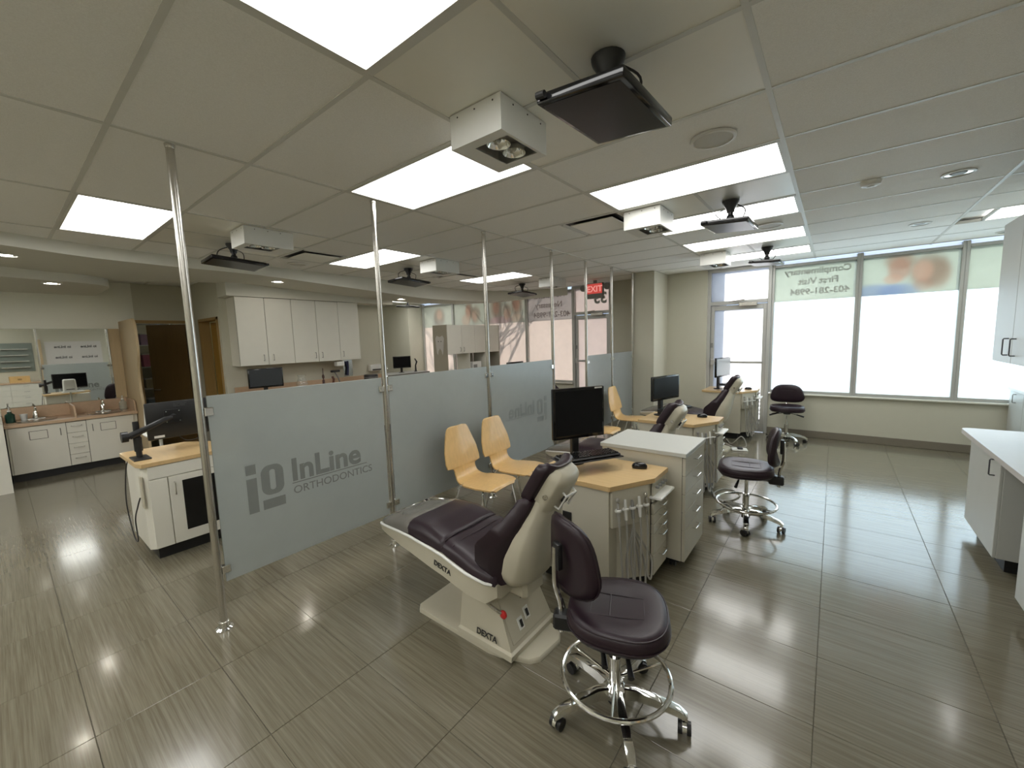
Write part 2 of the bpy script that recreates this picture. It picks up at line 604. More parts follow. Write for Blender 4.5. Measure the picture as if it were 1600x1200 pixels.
for c in range(len(XL) - 1):
    for k in range(-6, 11):
        x0, x1, y0, y1 = XL[c + 1], XL[c], YK(k), YK(k + 1)
        if (c, k) in LIGHTS:
            continue
        if (c, k) in VENT:
            h = x0 + 0.61 if VENT[(c, k)] == 0 else x1 - 0.61
            if VENT[(c, k)] == 0:
                ctile(h, x1, y0, y1, M_CTILE)
            else:
                ctile(x0, h, y0, y1, M_CTILE)
            continue
        if (c, k) in PLATE:
            xm = x0 + 0.63 if c == 2 else x1 - 0.63
            ctile(x0, xm, y0, y1, M_CPLATE, 'smooth_plate')
            ctile(xm, x1, y0, y1, M_CPLATE, 'smooth_plate')
            MB().box(xm - 0.012, xm + 0.012, y0, y1, CEIL + 0.0008, CEIL + 0.02).build('cross_tee', M_GRID, ce, ang=0)
            continue
        ctile(x0, x1, y0, y1, M_CTILE)
    ctile(XL[c + 1], XL[c], YK(11), 7.8, M_CTILE)

LIGHT_LABEL = {
    (2, -1): 'large fluorescent ceiling panel cut off by the top edge, nearest the camera',
    (3, 1): 'fluorescent ceiling panel beside the nearest white twin-lamp box and black ceiling monitor',
    (2, 3): 'long fluorescent ceiling panel just past the round ceiling speaker, before the second lamp box',
    (2, 5): 'fluorescent ceiling panel behind the second hanging monitor over the treatment row',
    (2, 7): 'fluorescent ceiling panel between the second and third hanging monitors over the treatment row',
    (2, 9): 'farthest fluorescent panel of the treatment row, next to the window wall',
    (5, -1): 'white fluorescent ceiling panel left of the nearest steel post',
    (5, 3): 'fluorescent ceiling panel seen behind the second steel post',
    (5, 7): 'fluorescent ceiling panel seen behind the third steel post',
    (8, 7): 'far left fluorescent panel beyond the curved soffit, half hidden by second post',
    (8, 9): 'far left fluorescent panel over the hanging monitor beyond the curved soffit',
    (0, 8): 'fluorescent ceiling panel cut off by the right edge above the grey wall cabinet',
    (3, -4): 'fluorescent ceiling panel behind the camera over the open floor',
    (5, -4): 'fluorescent ceiling panel behind the camera toward the sinks',
    (2, -5): 'added fluorescent ceiling panel farthest behind the camera near the front wall',
    (4, -5): 'added fluorescent ceiling panel behind the camera near the front wall, post side',
    (6, -6): 'added fluorescent ceiling panel at the front wall on the sink side',
    (4, -3): 'added fluorescent ceiling panel just behind the camera in line with the posts',
    (6, -4): 'added fluorescent ceiling panel behind the camera before the sink soffit',
    (1, -4): 'added fluorescent ceiling panel behind the camera over the right aisle',
    (0, -3): 'fluorescent ceiling panel behind the camera along the right wall',
}
for (c, k) in sorted(LIGHTS):
    x0, x1, y0, y1 = XL[c + 1] + 0.012, XL[c] - 0.012, YK(k) + 0.012, YK(k + 1) - 0.012
    if x1 - x0 > 1.3:
        x0 = x1 - 1.2
    cx, cy, w, d = (x0 + x1) / 2, (y0 + y1) / 2, (x1 - x0) / 2, (y1 - y0) / 2
    t = thing('ceiling_light', LIGHT_LABEL[(c, k)], 'ceiling light', (cx, cy, CEIL), 0, 'fluorescent troffers in the ceiling grid')
    fr = MB()
    for a in ((-w, w, -d, -d + 0.018), (-w, w, d - 0.018, d), (-w, -w + 0.018, -d + 0.018, d - 0.018), (w - 0.018, w, -d + 0.018, d - 0.018)):
        fr.box(*a, -0.001, 0.03)
    fr.build('frame', M_GRID, t, ang=0)
    MB().box(-w + 0.018, w - 0.018, -d + 0.018, d - 0.018, 0.006, 0.012).build('diffuser', M_LIGHT, t, ang=0)

VL = {(3, 4): 'square plaque air diffuser in the ceiling beside the second lamp box', (5, 2): 'square plaque air diffuser between first and second steel posts, before the soffit',
      (5, 6): 'square plaque air diffuser behind the third steel post', (7, 8): 'square plaque air diffuser beyond the curved soffit'}
for (c, k), side in VENT.items():
    x0, x1 = (XL[c + 1], XL[c + 1] + 0.61) if side == 0 else (XL[c] - 0.61, XL[c])
    t = thing('air_diffuser', VL[(c, k)], 'air vent', ((x0 + x1) / 2, (YK(k) + YK(k + 1)) / 2, CEIL), 0, 'plaque air diffusers')
    MB().box(-0.295, 0.295, -0.29, 0.29, 0.012, 0.03).build('dark_throat', M_KICK, t, ang=0)
    fr = MB()
    for s in (-1, 1):
        fr.loft([[(-0.295, s * 0.295, 0.0), (-0.295, s * 0.275, 0.0), (-0.295, s * 0.25, 0.018), (-0.295, s * 0.295, 0.02)], [(0.295, s * 0.295, 0.0), (0.295, s * 0.275, 0.0), (0.295, s * 0.25, 0.018), (0.295, s * 0.295, 0.02)]])
        fr.loft([[(s * 0.295, -0.25, 0.0), (s * 0.275, -0.25, 0.0), (s * 0.25, -0.25, 0.018), (s * 0.295, -0.25, 0.02)], [(s * 0.295, 0.25, 0.0), (s * 0.275, 0.25, 0.0), (s * 0.25, 0.25, 0.018), (s * 0.295, 0.25, 0.02)]])
    fr.build('frame', M_GRID, t, ang=0)
    MB().box(-0.215, 0.215, -0.215, 0.215, -0.012, -0.002, 0.004).build('centre_plate', M_CPLATE, t, ang=0)

# soffits
FC = [(-5.72, -0.6), (-5.74, -0.2), (-5.80, 0.16), (-5.95, 0.7), (-6.03, 1.3), (-6.06, 2.3), (-6.08, 3.2), (-6.12, 4.3), (-6.22, 5.4), (-6.18, 6.5), (-6.0, 7.0), (-5.74, 7.35), (-5.24, 7.6), (-4.55, 7.78)]
BC = [(-8.0, -0.6), (-7.9, -0.2), (-7.9, 0.16), (-7.9, 0.7), (-7.75, 1.15), (-7.1, 2.3), (-7.1, 3.2), (-7.1, 4.3), (-7.05, 5.4), (-6.95, 6.5), (-6.75, 7.1), (-6.45, 7.5), (-6.1, 7.72), (-5.6, 7.79)]
ZB = [2.63, 2.63, 2.63, 2.62, 2.62, 2.62, 2.58, 2.53, 2.50, 2.51, 2.53, 2.55, 2.57, 2.58]
secs = []
for (a, b, z) in zip(smooth_path([(*p, 0) for p in FC], 4), smooth_path([(*p, 0) for p in BC], 4), smooth_path([(z, 0, 0) for z in ZB], 4)):
    secs.append([(a.x, a.y, CEIL + 0.01), (a.x, a.y, z.x), (b.x, b.y, z.x), (b.x, b.y, CEIL + 0.01)])
struct(MB().loft(secs).build('trim_1', M_SOFFIT), 'curved painted soffit sweeping across the left ceiling')
pl = [(-8.9, -0.6), (-7.15, -0.6), (-7.2, 0.2), (-7.3, 0.55)] + arc(-7.75, 0.62, 0.46, 0.0, PI / 2, 8) + [(-8.9, 1.08)]
struct(MB().prism(pl, 2.52, 2.63).build('trim_2', M_SOFFIT), 'round-ended lower soffit above the sinks')
struct(MB().box(-7.36, -6.98, 2.2, 5.06, 2.43, CEIL).build('trim_3', M_SOFFIT), 'plain bulkhead above the left wall cabinets')

# ------------------------------------------------------------------ walls
def wall(name, x0, x1, y0, y1, z0, z1, m=M_WALL, label=None):
    return struct(MB().box(x0, x1, y0, y1, z0, z1).build(name, m, ang=0), label)


YW = 7.80
wall('wall_back_right', -0.82, 2.5, YW, 7.98, 0, 0.66, label='cream wall below the right windows')
wall('wall_back_middle', -3.55, -1.76, YW - 0.08, 7.98, 0, CEIL, label='cream wall pier between the two glass doors')
wall('wall_back_left', -10.4, -4.43, YW, 7.98, 0, 0.66, label='cream wall below the left windows')
wall('wall_back_corner', -11.2, -9.4, 7.31, 7.98, 0, CEIL, label='cream column left of the far windows')
wall('wall_stub', -2.79, -2.43, 7.02, YW - 0.08, 0, CEIL, label='cream end wall where the glass partition stops')
wall('wall_right_near', 1.5, 1.62, -2.6, 5.05, 0, CEIL)
wall('wall_right_return', 1.62, 2.5, 4.93, 5.05, 0, CEIL)
wall('wall_right_far', 2.36, 2.5, 5.05, 7.98, 0, CEIL)
wall('wall_front', -11.2, 2.5, -2.72, -2.6, 0, CEIL)
wall('wall_left', -9.02, -8.9, -2.6, 1.49, 0, CEIL, M_WALLP, label='olive grey wall above the sinks')
w = wall('wall_left_doorway', -9.02, -8.9, 1.49, 2.2, 2.13, CEIL)
# wall with second doorway, faces the camera
wall('wall_left_return', -7.46, -7.35, 2.2, 2.32, 0, CEIL)
wall('wall_left_return_side', -8.9, -8.32, 2.2, 2.32, 0, CEIL)
wall('wall_left_return_top', -8.32, -7.46, 2.2, 2.32, 2.13, CEIL)
wall('wall_cabinets', -7.47, -7.35, 2.32, 5.06, 0, CEIL, label='cream wall carrying the left wall cabinets')
wall('wall_far_return', -11.2, -7.35, 4.95, 5.06, 0, CEIL)
wall('wall_far_left', -11.2, -11.08, 5.06, 7.31, 0, CEIL)
wall('wall_storage_back', -11.1, -11.0, 0.3, 2.2, 0, CEIL, M_WALL)
wall('wall_storage_side', -11.0, -9.02, 0.3, 0.4, 0, CEIL, M_WALL)
wall('wall_storage_end', -11.0, -8.9, 2.21, 2.31, 0, CEIL, M_WALL)
wall('wall_office_back', -9.6, -7.48, 3.6, 3.7, 0, CEIL, M_LINER)
wall('wall_office_left', -9.6, -9.5, 2.32, 3.6, 0, CEIL, M_LINER)
wall('wall_vanity_end', -8.9, -7.75, -0.14, 0.0, 0, 0.84, M_LAM, 'low white half wall at the near end of the sink counter')
# baseboards
struct(MB().box(-0.82, 1.74, YW - 0.012, YW, 0, 0.11, 0.004).build('baseboard_back_right', M_BASEB), 'taupe vinyl base under the right windows')
struct(MB().box(-2.43, -1.78, YW - 0.092, YW - 0.08, 0, 0.11, 0.004).build('baseboard_back_middle', M_BASEB), 'taupe vinyl base along the wall pier')
struct(MB().box(-2.43, -2.418, 7.02, YW - 0.09, 0, 0.11, 0.004).build('baseboard_stub', M_BASEB), 'taupe vinyl base on the end wall')
struct(MB().box(-9.4, -4.43, YW - 0.012, YW, 0, 0.11, 0.004).build('baseboard_back_left', M_BASEB), 'taupe vinyl base under the left windows')
struct(MB().box(-7.35, -7.338, 2.2, 5.06, 0, 0.11, 0.004).build('baseboard_left', M_BASEB), 'taupe vinyl base under the left cabinets')
struct(MB().box(1.488, 1.5, -2.6, 5.05, 0, 0.11, 0.004).build('baseboard_right', M_BASEB), 'taupe vinyl base on the right wall')
struct(MB().box(-0.80, 1.74, YW - 0.05, YW + 0.03, 0.66, 0.685, 0.005).build('trim_4', M_LAM), 'cream sill under the right windows')
struct(MB().box(-9.38, -4.45, YW - 0.05, YW + 0.03, 0.66, 0.685, 0.005).build('trim_5', M_LAM), 'cream sill under the left windows')

# ------------------------------------------------------------------ windows and glass doors
SKY = (0.80, 0.89, 0.93)
WARM = (0.90, 0.83, 0.78)
BAND = (0.70, 0.755, 0.70)
SKIN, SKIN2, HAIR, HAIR2 = (0.62, 0.44, 0.36), (0.72, 0.57, 0.48), (0.38, 0.27, 0.20), (0.50, 0.37, 0.28)
BLUE, PINK = (0.36, 0.47, 0.68), (0.68, 0.50, 0.53)
M_PANE_R = translucent('right_window_film', SKY, 0.80)
M_PANE_L = translucent('left_window_film', WARM, 0.29)
M_PANE_D = translucent('door_film', (0.86, 0.86, 0.87), 0.80)
M_PANE_D2 = translucent('left_door_film', (0.88, 0.81, 0.78), 0.28)
M_STRIP = translucent('bare_glass_edge', (0.97, 0.98, 1.0), 0.96)
PT = (0.62, 0.55, 0.56)
band_r1 = []
band_r2 = [(0.42, 2.16, 0.32, 0.13, BLUE, 0.52), (0.66, 2.16, 0.22, 0.12, BLUE, 0.48), (0.66, 2.58, 0.16, 0.12, HAIR2, 0.48), (0.66, 2.47, 0.12, 0.16, SKIN, 0.64), (0.60, 2.34, 0.10, 0.07, SKIN2, 0.56),
           (0.95, 2.42, 0.20, 0.22, HAIR, 0.44), (1.03, 2.36, 0.14, 0.2, HAIR2, 0.40), (0.89, 2.42, 0.11, 0.15, SKIN2, 0.68), (0.90, 2.24, 0.1, 0.09, SKIN, 0.32)]
band_l1 = [(-8.72, 2.34, 0.22, 0.26, HAIR, 0.48), (-8.70, 2.40, 0.11, 0.14, SKIN2, 0.64), (-8.73, 2.15, .2, .12, (0.5, 0.5, 0.48), 0.40)]
band_l2 = [(-7.55, 2.43, 0.15, 0.24, HAIR2, 0.48), (-7.58, 2.44, 0.10, 0.15, SKIN, 0.68), (-7.68, 2.2, 0.16, 0.16, SKIN2, 0.48), (-7.32, 2.34, 0.17, 0.22, HAIR, 0.40), (-7.36, 2.30, 0.10, 0.15, SKIN2, 0.64)]
band_l3 = [(-6.62, 2.44, 0.19, 0.3, HAIR, 0.44), (-6.62, 2.46, 0.11, 0.17, SKIN, 0.68), (-6.5, 2.14, 0.4, 0.1, PINK, 0.56), (-6.28, 2.36, 0.15, 0.17, HAIR, 0.40), (-6.28, 2.28, 0.11, 0.14, SKIN2, 0.64),
           (-5.98, 2.5, 0.17, 0.3, HAIR, 0.44), (-6.0, 2.5, 0.11, 0.17, SKIN, 0.68), (-6.0, 2.18, .2, .1, SKIN2, 0.40)]


def window(n, x0, x1, pane, band, zb, blobs, label, sill=0.685):
    t = thing('window_%d' % n, label, 'window', ((x0 + x1) / 2, YW + 0.04, 0))
    t['kind'] = 'structure'
    del t['category']
    w = (x1 - x0) / 2
    fr = MB()
    fr.box(-w, -w + 0.035, -0.05, 0.05, sill, CEIL, 0.004)
    fr.box(w - 0.035, w, -0.05, 0.05, sill, CEIL, 0.004)
    fr.box(-w + 0.035, w - 0.035, -0.05, 0.05, sill, sill + 0.045, 0.004)
    fr.box(-w + 0.035, w - 0.035, -0.05, 0.05, CEIL - 0.085, CEIL - 0.045, 0.004)
    fr.build('window_frame', M_ALU, t, ang=30)
    MB().box(-w + 0.035, w - 0.035, 0.0, 0.006, sill + 0.045, zb).build('frosted_pane', pane, t, ang=0)
    mb_ = translucent('window_print_%d' % n, band, 0.34 if n < 4 else 0.265, blobs)
    MB().box(-w + 0.035, w - 0.035, -0.002, 0.006, zb, CEIL - 0.085).build('printed_film', mb_, t, ang=0)
    MB().box(-w + 0.035, w - 0.035, 0.02, 0.026, CEIL - 0.045, CEIL).build('clear_strip', M_STRIP, t, ang=0)
    MB().box(w - 0.06, w - 0.036, -0.006, -0.003, zb, CEIL - 0.085).build('clear_strip', M_STRIP, t, ang=0)
    return t


t1 = window(1, -0.82, 0.24, M_PANE_R, BAND, 2.13, band_r1, 'right window with faint reversed pink lettering along its top')
window(2, 0.24, 1.27, M_PANE_R, BAND, 2.13, band_r2, 'right window with a blurred photo of two people along its top')
window(3, 1.27, 2.30, M_PANE_R, BAND, 2.13, [], 'right window with plain pale top strip, partly behind the grey cabinet')
window(4, -9.38, -8.14, M_PANE_L, (0.66, 0.68, 0.62), 2.07, band_l1, 'leftmost far window with one blurred face on top')
window(5, -8.14, -6.91, M_PANE_L, (0.66, 0.68, 0.62), 2.07, band_l2, 'far window with two blurred faces close together on top')
window(6, -6.91, -5.68, M_PANE_L, (0.66, 0.66, 0.60), 2.07, band_l3, 'far window with three blurred faces and branch shadows')
t7 = window(7, -5.68, -4.43, M_PANE_L, (0.68, 0.64, 0.62), 2.07, [], 'far window with reversed lettering and phone number on top')
M_PRINT = mat('faded_print', (0.42, 0.36, 0.36), 0.7)
for s, sz, x, z in (('Necessary', 0.17, 0.33, 2.36), ('403-281-9984', 0.17, 0.52, 2.14), ('No Referral', 0.17, 0.4, 2.57)):
    put('lettering', text_mesh(s, sz, M_PRINT, 0.001, 0.003), t7, loc=(x, -0.003, z), rot=(PI / 2, 0, PI)).scale = (1, 1, 1)
for ch in t7.children:
    if ch.name.startswith('lettering'):
        ch.rotation_euler = (PI / 2, 0, 0)
        ch.scale = (-1, 1, 1)


M_PRINT2 = translucent('pink_print', (0.665, 0.695, 0.66), 0.34)
for s, sz, x, z in (('Complimentary', 0.128, 0.44, 2.53), ('First Visit', 0.128, 0.30, 2.375), ('403-281-9984', 0.128, 0.43, 2.22)):
    put('lettering', text_mesh(s, sz, M_PRINT2, 0.001, 0.004), t1, loc=(x, -0.004, z), rot=(PI / 2, 0, 0)).scale = (-1, 1, 1)


def glass_door(n, x0, x1, pane, label, numerals=None):
    t = thing('door_%d' % n, label, 'door', ((x0 + x1) / 2, YW + 0.02, 0))
    t['kind'] = 'structure'
    del t['category']
    w = (x1 - x0) / 2
    fr = MB()
    fr.box(-w, -w + 0.05, -0.06, 0.06, 0, CEIL, 0.004)
    fr.box(w - 0.05, w, -0.06, 0.06, 0, CEIL, 0.004)
    fr.box(-w + 0.05, w - 0.05, -0.06, 0.06, CEIL - 0.055, CEIL, 0.004)
    fr.box(-w + 0.05, w - 0.05, -0.06, 0.06, 2.14, 2.20, 0.004)
    fr.build('door_frame', M_ALU, t, ang=30)
    lf = MB()
    lf.box(-w + 0.055, -w + 0.11, -0.03, 0.03, 0.01, 2.13, 0.004)
    lf.box(w - 0.11, w - 0.055, -0.03, 0.03, 0.01, 2.13, 0.004)
    lf.box(-w + 0.11, w - 0.11, -0.03, 0.03, 2.05, 2.13, 0.004)
    lf.box(-w + 0.11, w - 0.11, -0.03, 0.03, 0.01, 0.22, 0.004)
    leaf = lf.build('door_leaf', M_ALU, t, ang=30)
    MB().box(-w + 0.11, w - 0.11, 0.0, 0.006, 0.22, 2.05).build('frosted_pane', pane, leaf, ang=0)
    MB().box(-w + 0.05, w - 0.05, 0.0, 0.006, 2.20, CEIL - 0.055).build('transom_pane', pane, t, ang=0)
    pb = MB().box(-w + 0.09, w - 0.09, -0.075, -0.045, 1.15, 1.19, 0.006)
    pb.box(-w + 0.07, -w + 0.13, -0.09, -0.03, 1.12, 1.22, 0.006)
    pb.build('push_bar', M_ALU, leaf)
    cl = MB().box(0.02, 0.28, -0.115, -0.06, 2.10, 2.16, 0.006)
    cl.tube([(0.05, -0.12, 2.17), (-0.12, -0.16, 2.18), (0.1, -0.10, 2.205)], 0.008, 6)
    cl.build('door_closer', M_STEEL, t)
    MB().box(-w + 0.062, -w + 0.10, -0.045, -0.03, 1.42, 1.50, 0.004).build('lock_plate', M_GREYP, leaf)
    return t


glass_door(1, -1.76, -0.82, M_PANE_D, 'right glass exit door with transom beside the tall windows')
t = glass_door(2, -4.43, -3.55, M_PANE_D2, 'left glass exit door under the red sign')
put('numerals', text_mesh('33', 0.30, mat('grey_numeral', (0.46, 0.50, 0.47), 0.6), 0.001, 0.012), t, loc=(0.33, -0.003, 2.36), rot=(PI / 2, 0, 0)).scale = (-1, 1, 1)

# outside: unseen pier added to shade the door edge and the bare tree that shades the left windows
struct(MB().box(-2.9, -1.62, 8.06, 8.6, 0, 3.4).build('added_shade_pier', M_EXT), 'unseen masonry pier added outside to shade the glass door')
def branch(mb, p, d, r, L, lev):
    pts = [Vector(p)]
    q = Vector(d)
    for i in range(4):
        q = (q + Vector((random.uniform(-.25, .25), random.uniform(-.03, .03), random.uniform(-.1, .22)))).normalized()
        pts.append(pts[-1] + q * L / 4)
    mb.tube(pts, [r * (1 - 0.14 * i) for i in range(5)], 5)
    if lev > 0:
        for i in range(1, 5):
            for s in range(1):
                b = Vector((random.uniform(-1, 1), random.uniform(-.08, .08), random.uniform(0.1, 1.0)))
                branch(mb, pts[i], (q * 0.6 + b).normalized(), r * 0.62, L * random.uniform(.55, .75), lev - 1)


tr = thing('bare_tree', 'bare tree outside whose branches shade the far windows', 'tree', (-7.6, 8.6, 0), 0)
MB().tube([(0, 0, 0), (0.03, 0, 0.8), (0.0, 0, 1.7)], [0.10, 0.08, 0.06], 8).build('trunk', M_BARK, tr)
bb = MB()
for k in range(9):
    branch(bb, (0, 0, 0.5 + 0.13 * k), Vector(((-1, 1)[k % 2] * random.uniform(.5, 1), 0, random.uniform(.3, .8))).normalized(), 0.040, random.uniform(1.4, 2.1), 2)
br = bb.build('branches', M_BARK, tr)
br['kind'] = 'stuff'
# ------------------------------------------------------------------ glass partition
PX = -2.80
POLES = [0.695, 1.91, 3.155, 4.40, 5.29, 6.145, 7.0]
PLAB = ['nearest floor-to-ceiling steel post, full height with its round foot in view', 'second steel post from the camera, behind the dental chair footrest', 'third steel post, between the two plywood chairs',
        'fourth steel post, behind the nearest desk monitor', 'fifth steel post, in front of the red exit sign', 'sixth steel post, at the far wooden chair', 'last steel post, against the cream end wall']
PANELS = [(0.73, 1.88), (1.94, 3.125), (3.185, 4.37), (5.32, 6.115), (6.175, 6.975)]
GLAB = ['nearest frosted glass panel with the io InLine logo', 'frosted glass panel behind the plywood chairs', 'frosted glass panel with a faint mirrored logo', 'frosted glass panel behind the farther wooden chair', 'last frosted glass panel, beside the cream end wall']
ends = [y for p in PANELS for y in p]
for i, y in enumerate(POLES):
    t = thing('steel_post', PLAB[i], 'post', (PX, y, 0), 0, 'posts of the glass partition')
    MB().cyl((0, 0, 0.012), (0, 0, CEIL), 0.0195, n=20).build('tube', M_STEEL, t)
    MB().lathe([(0.045, 0), (0.045, 0.006), (0.03, 0.014), (0.026, 0.045), (0.02, 0.048)], 24).build('floor_flange', M_CHROME, t)
    MB().lathe([(0.0205, CEIL - 0.02), (0.024, CEIL - 0.004), (0.024, CEIL)], 24).build('ceiling_flange', M_STEEL, t)
    for e in ends:
        if abs(e - y) < 0.06:
            s = 1 if e > y else -1
            for z in (0.36, 1.31):
                c = MB().box(-0.018, 0.018, min(s * 0.017, s * 0.062), max(s * 0.017, s * 0.062), z - 0.024, z + 0.024, 0.004)
                c.cyl((0.018, s * 0.045, z), (0.0205, s * 0.045, z), 0.007, n=10)
                c.build('glass_clamp', M_CHROME, t)


def logo(parent, m, y0, z0, flip, sc=1.0, sub=True, m2=None):
    """io InLine wordmark on a pane, lettering runs along +Y (or mirrored)"""
    m2 = m2 or m
    d = 0.0062
    s = -1 if flip else 1

    def bar(y, z, w, h, hole=None):
        mb = MB()
        a, b = sorted((y0 + s * y * sc, y0 + s * (y + w) * sc))
        mb.box(-d, d, a, b, z0 + z * sc, z0 + (z + h) * sc)
        return mb
    bar(0, 0, 0.055, 0.215).build('logo_letter', m, parent, ang=0)
    bar(0, 0.24, 0.055, 0.06).build('logo_letter', m, parent, ang=0)
    o_ = MB()
    pts = rrect(0.08, 0.21, 0.085, 0.275, 0.05)
    inn = rrect(0.128, 0.162, 0.115, 0.245, 0.015)
    for x in (-d, d):
        pass
    n = len(pts)
    v = [(x, y0 + s * p[0] * sc, z0 + p[1] * sc) for x in (-d, d) for p in pts] + [(x, y0 + s * p[0] * sc, z0 + p[1] * sc) for x in (-d, d) for p in inn]
    f = []
    for i in range(n):
        j = (i + 1) % n
        f += [(i, j, n + j, n + i), (2 * n + i, 2 * n + j, 3 * n + j, 3 * n + i), (i, j, 2 * n + j, 2 * n + i), (n + i, n + j, 3 * n + j, 3 * n + i)]
    o_.add(v, f)
    o_.build('logo_letter', m, parent, ang=0)
    bar(0.08, 0.0, 0.13, 0.06).build('logo_letter', m, parent, ang=0)
    rz = (PI / 2, 0, PI / 2)
    for (tx, sz, yy, zz, bold, mm) in (('InLine', 0.205, 0.255, 0.135, 0.0055, m), ('ORTHODONTICS', 0.073, 0.262, 0.045, 0.0, m2)):
        if not sub and tx[0] == 'O':
            continue
        o = put('logo_letter', text_mesh(tx, sz * sc, mm, 2 * d, bold * sc, space=1.0), parent, loc=(0, y0 + s * yy * sc, z0 + zz * sc), rot=rz)
        if flip:
            o.scale = (-1, 1, 1)
    a, b = sorted((y0 + s * 0.26 * sc, y0 + s * 0.80 * sc))
    MB().box(-d, d, a, b, z0 + 0.115 * sc, z0 + 0.121 * sc).build('logo_rule', m, parent, ang=0)


for i, (a, b) in enumerate(PANELS):
    t = thing('frosted_glass_panel', GLAB[i], 'glass panel', (PX, 0, 0), 0, 'panes of the glass partition')
    MB().box(-0.005, 0.005, a, b, 0.28, 1.40, 0.0015).build('pane', M_FROST, t, ang=0)
    if i == 0:
        logo(t, M_LOGO, 0.885, 0.64, False, 1.02, m2=M_LOGO)
    if i == 2:
        logo(t, M_LOGO2, 4.22, 0.66, True, 1.0, sub=False)


# ------------------------------------------------------------------ stools
def make_stool(label, loc, rz, seat_z, ring, leg_r=0.27, rot0=0.0, back_h=0.0, bw=0.175, bh=0.195, yaw=0.0):
    t = thing('operator_stool', label, 'stool', loc, rz, 'wheeled operator stools')
    hub_z = 0.115
    hb = MB().lathe([(0.045, hub_z - 0.035), (0.052, hub_z - 0.01), (0.05, hub_z + 0.012), (0.034, hub_z + 0.03)], 20)
    hb.build('base_hub', M_CHROME, t)
    MB().lathe([(0.034, hub_z - 0.06), (0.03, hub_z - 0.036)], 16).build('hub_cap', M_BLK, t)
    for k in range(5):
        a = rot0 + 2 * PI * k / 5
        m = Matrix.Rotation(a, 4, 'Z')
        lg = MB()
        secs = []
        for x, z, w, h in ((0.03, hub_z, 0.026, 0.030), (0.09, hub_z + 0.006, 0.022, 0.026), (0.17, hub_z - 0.006, 0.022, 0.020), (leg_r - 0.02, hub_z - 0.028, 0.022, 0.016), (leg_r + 0.012, hub_z - 0.048, 0.018, 0.012)):
            secs.append([(x, -w, z - h), (x, -w * 0.8, z + h * 0.6), (x, 0, z + h * 0.75), (x, w * 0.8, z + h * 0.6), (x, w, z - h)])
        lg.loft(secs, m)
        leg = lg.build('base_leg', M_CHROME, t)
        ca = random.uniform(0, 2 * PI)
        m2 = m @ Matrix.Translation((leg_r, 0, 0)) @ Matrix.Rotation(ca, 4, 'Z')
        cs = MB().cyl((0, 0, 0.045), (0, 0, 0.075), 0.008, n=8, m=m2)
        pts = arc(0.012, 0, 0.03, 0, PI, 8)
        for yy in (-0.008,):
            cs.loft([[(x, yy + dy, 0.028 + z) for x, z in pts] for dy in (0, 0.016)], m2)
        c_ = cs.build('caster', M_CHROME, t)
        for s in (-1, 1):
            MB().cyl((0.012, s * 0.009, 0.026), (0.012, s * 0.026, 0.026), 0.026, n=18, m=m2).build('wheel', M_BLK, c_)
    MB().cyl((0, 0, hub_z), (0, 0, 0.27), 0.026, n=20).build('gas_column', M_CHROME if ring else M_STEEL, t)
    MB().cyl((0, 0, 0.26), (0, 0, seat_z - 0.10), 0.015, n=16).build('gas_rod', M_CHROME, t)
    if ring:
        rg = MB().tube([(0.232 * math.cos(x), 0.232 * math.sin(x), 0.185) for x in [2 * PI * i / 48 for i in range(48)]], 0.0105, 10, True)
        for k in range(3):
            a = 2 * PI * k / 3 + 0.5
            rg.tube([(0.025 * math.cos(a), 0.025 * math.sin(a), 0.165), (0.232 * math.cos(a), 0.232 * math.sin(a), 0.185)], 0.006, 8)
        rg.build('foot_ring', M_CHROME, t)
    mech = MB().box(-0.17, 0.09, -0.045, 0.045, seat_z - 0.125, seat_z - 0.085, 0.008)
    mech.box(-0.27, -0.16, -0.035, 0.035, seat_z - 0.15, seat_z - 0.075, 0.010)
    mech.build('seat_mechanism', M_BLK, t)
    for (sx, sy, l) in ((0.04, -1, 0.13), (-0.06, -1, 0.10), (0.05, 1, 0.12)):
        lv = MB().tube([(sx, sy * 0.04, seat_z - 0.11), (sx + 0.02, sy * (0.05 + l), seat_z - 0.135)], 0.005, 6)
        lv.tube([(sx + 0.012, sy * (0.0 + l), seat_z - 0.125), (sx + 0.028, sy * (0.09 + l), seat_z - 0.15)], [0.009, 0.013], 8)
        lv.build('adjuster_lever', M_BLK, t)

    def so(tt):
        c, s_ = math.cos(tt), math.sin(tt)
        r = 0.225 * (1 + 0.05 * math.cos(tt)) / ((abs(c) ** 2.6 + abs(s_) ** 2.6) ** (1 / 2.6))
        return (r * c * 0.95 + 0.0, r * s_ * (0.97 + 0.06 * c))
    st = MB().pad(so, [(0.72, -0.09), (0.93, -0.082), (0.985, -0.065), (1.0, -0.04), (0.985, -0.018), (0.93, -0.004), (0.82, 0.0), (0.55, -0.006), (0.28, -0.011), (0.08, -0.012)], 48, Matrix.Translation((0, 0, seat_z)))
    seat = st.build('seat', M_VINYL, t, ang=60)
    sm = MB()
    sm.tube([(*[q * 0.955 for q in so(2 * PI * i / 48)], seat_z - 0.008) for i in range(48)], 0.0035, 6, True)
    sm.tube([(*[q * 1.0 for q in so(2 * PI * i / 48)], seat_z - 0.055) for i in range(48)], 0.003, 6, True)
    sm.build('piping', M_VINYLD, seat)
    se = MB()
    for yy in (-0.075, 0.075):
        se.tube([(-0.19, yy, seat_z - 0.006), (0.02, yy, seat_z - 0.009), (0.12, yy * 0.9, seat_z - 0.007)], 0.003, 6)
    for xx in (-0.10, -0.02, 0.12):
        se.tube([(xx, -0.075, seat_z - 0.0085), (xx, 0.075, seat_z - 0.0085)], 0.003, 6)
    se.build('seam', M_VINYLD, seat)
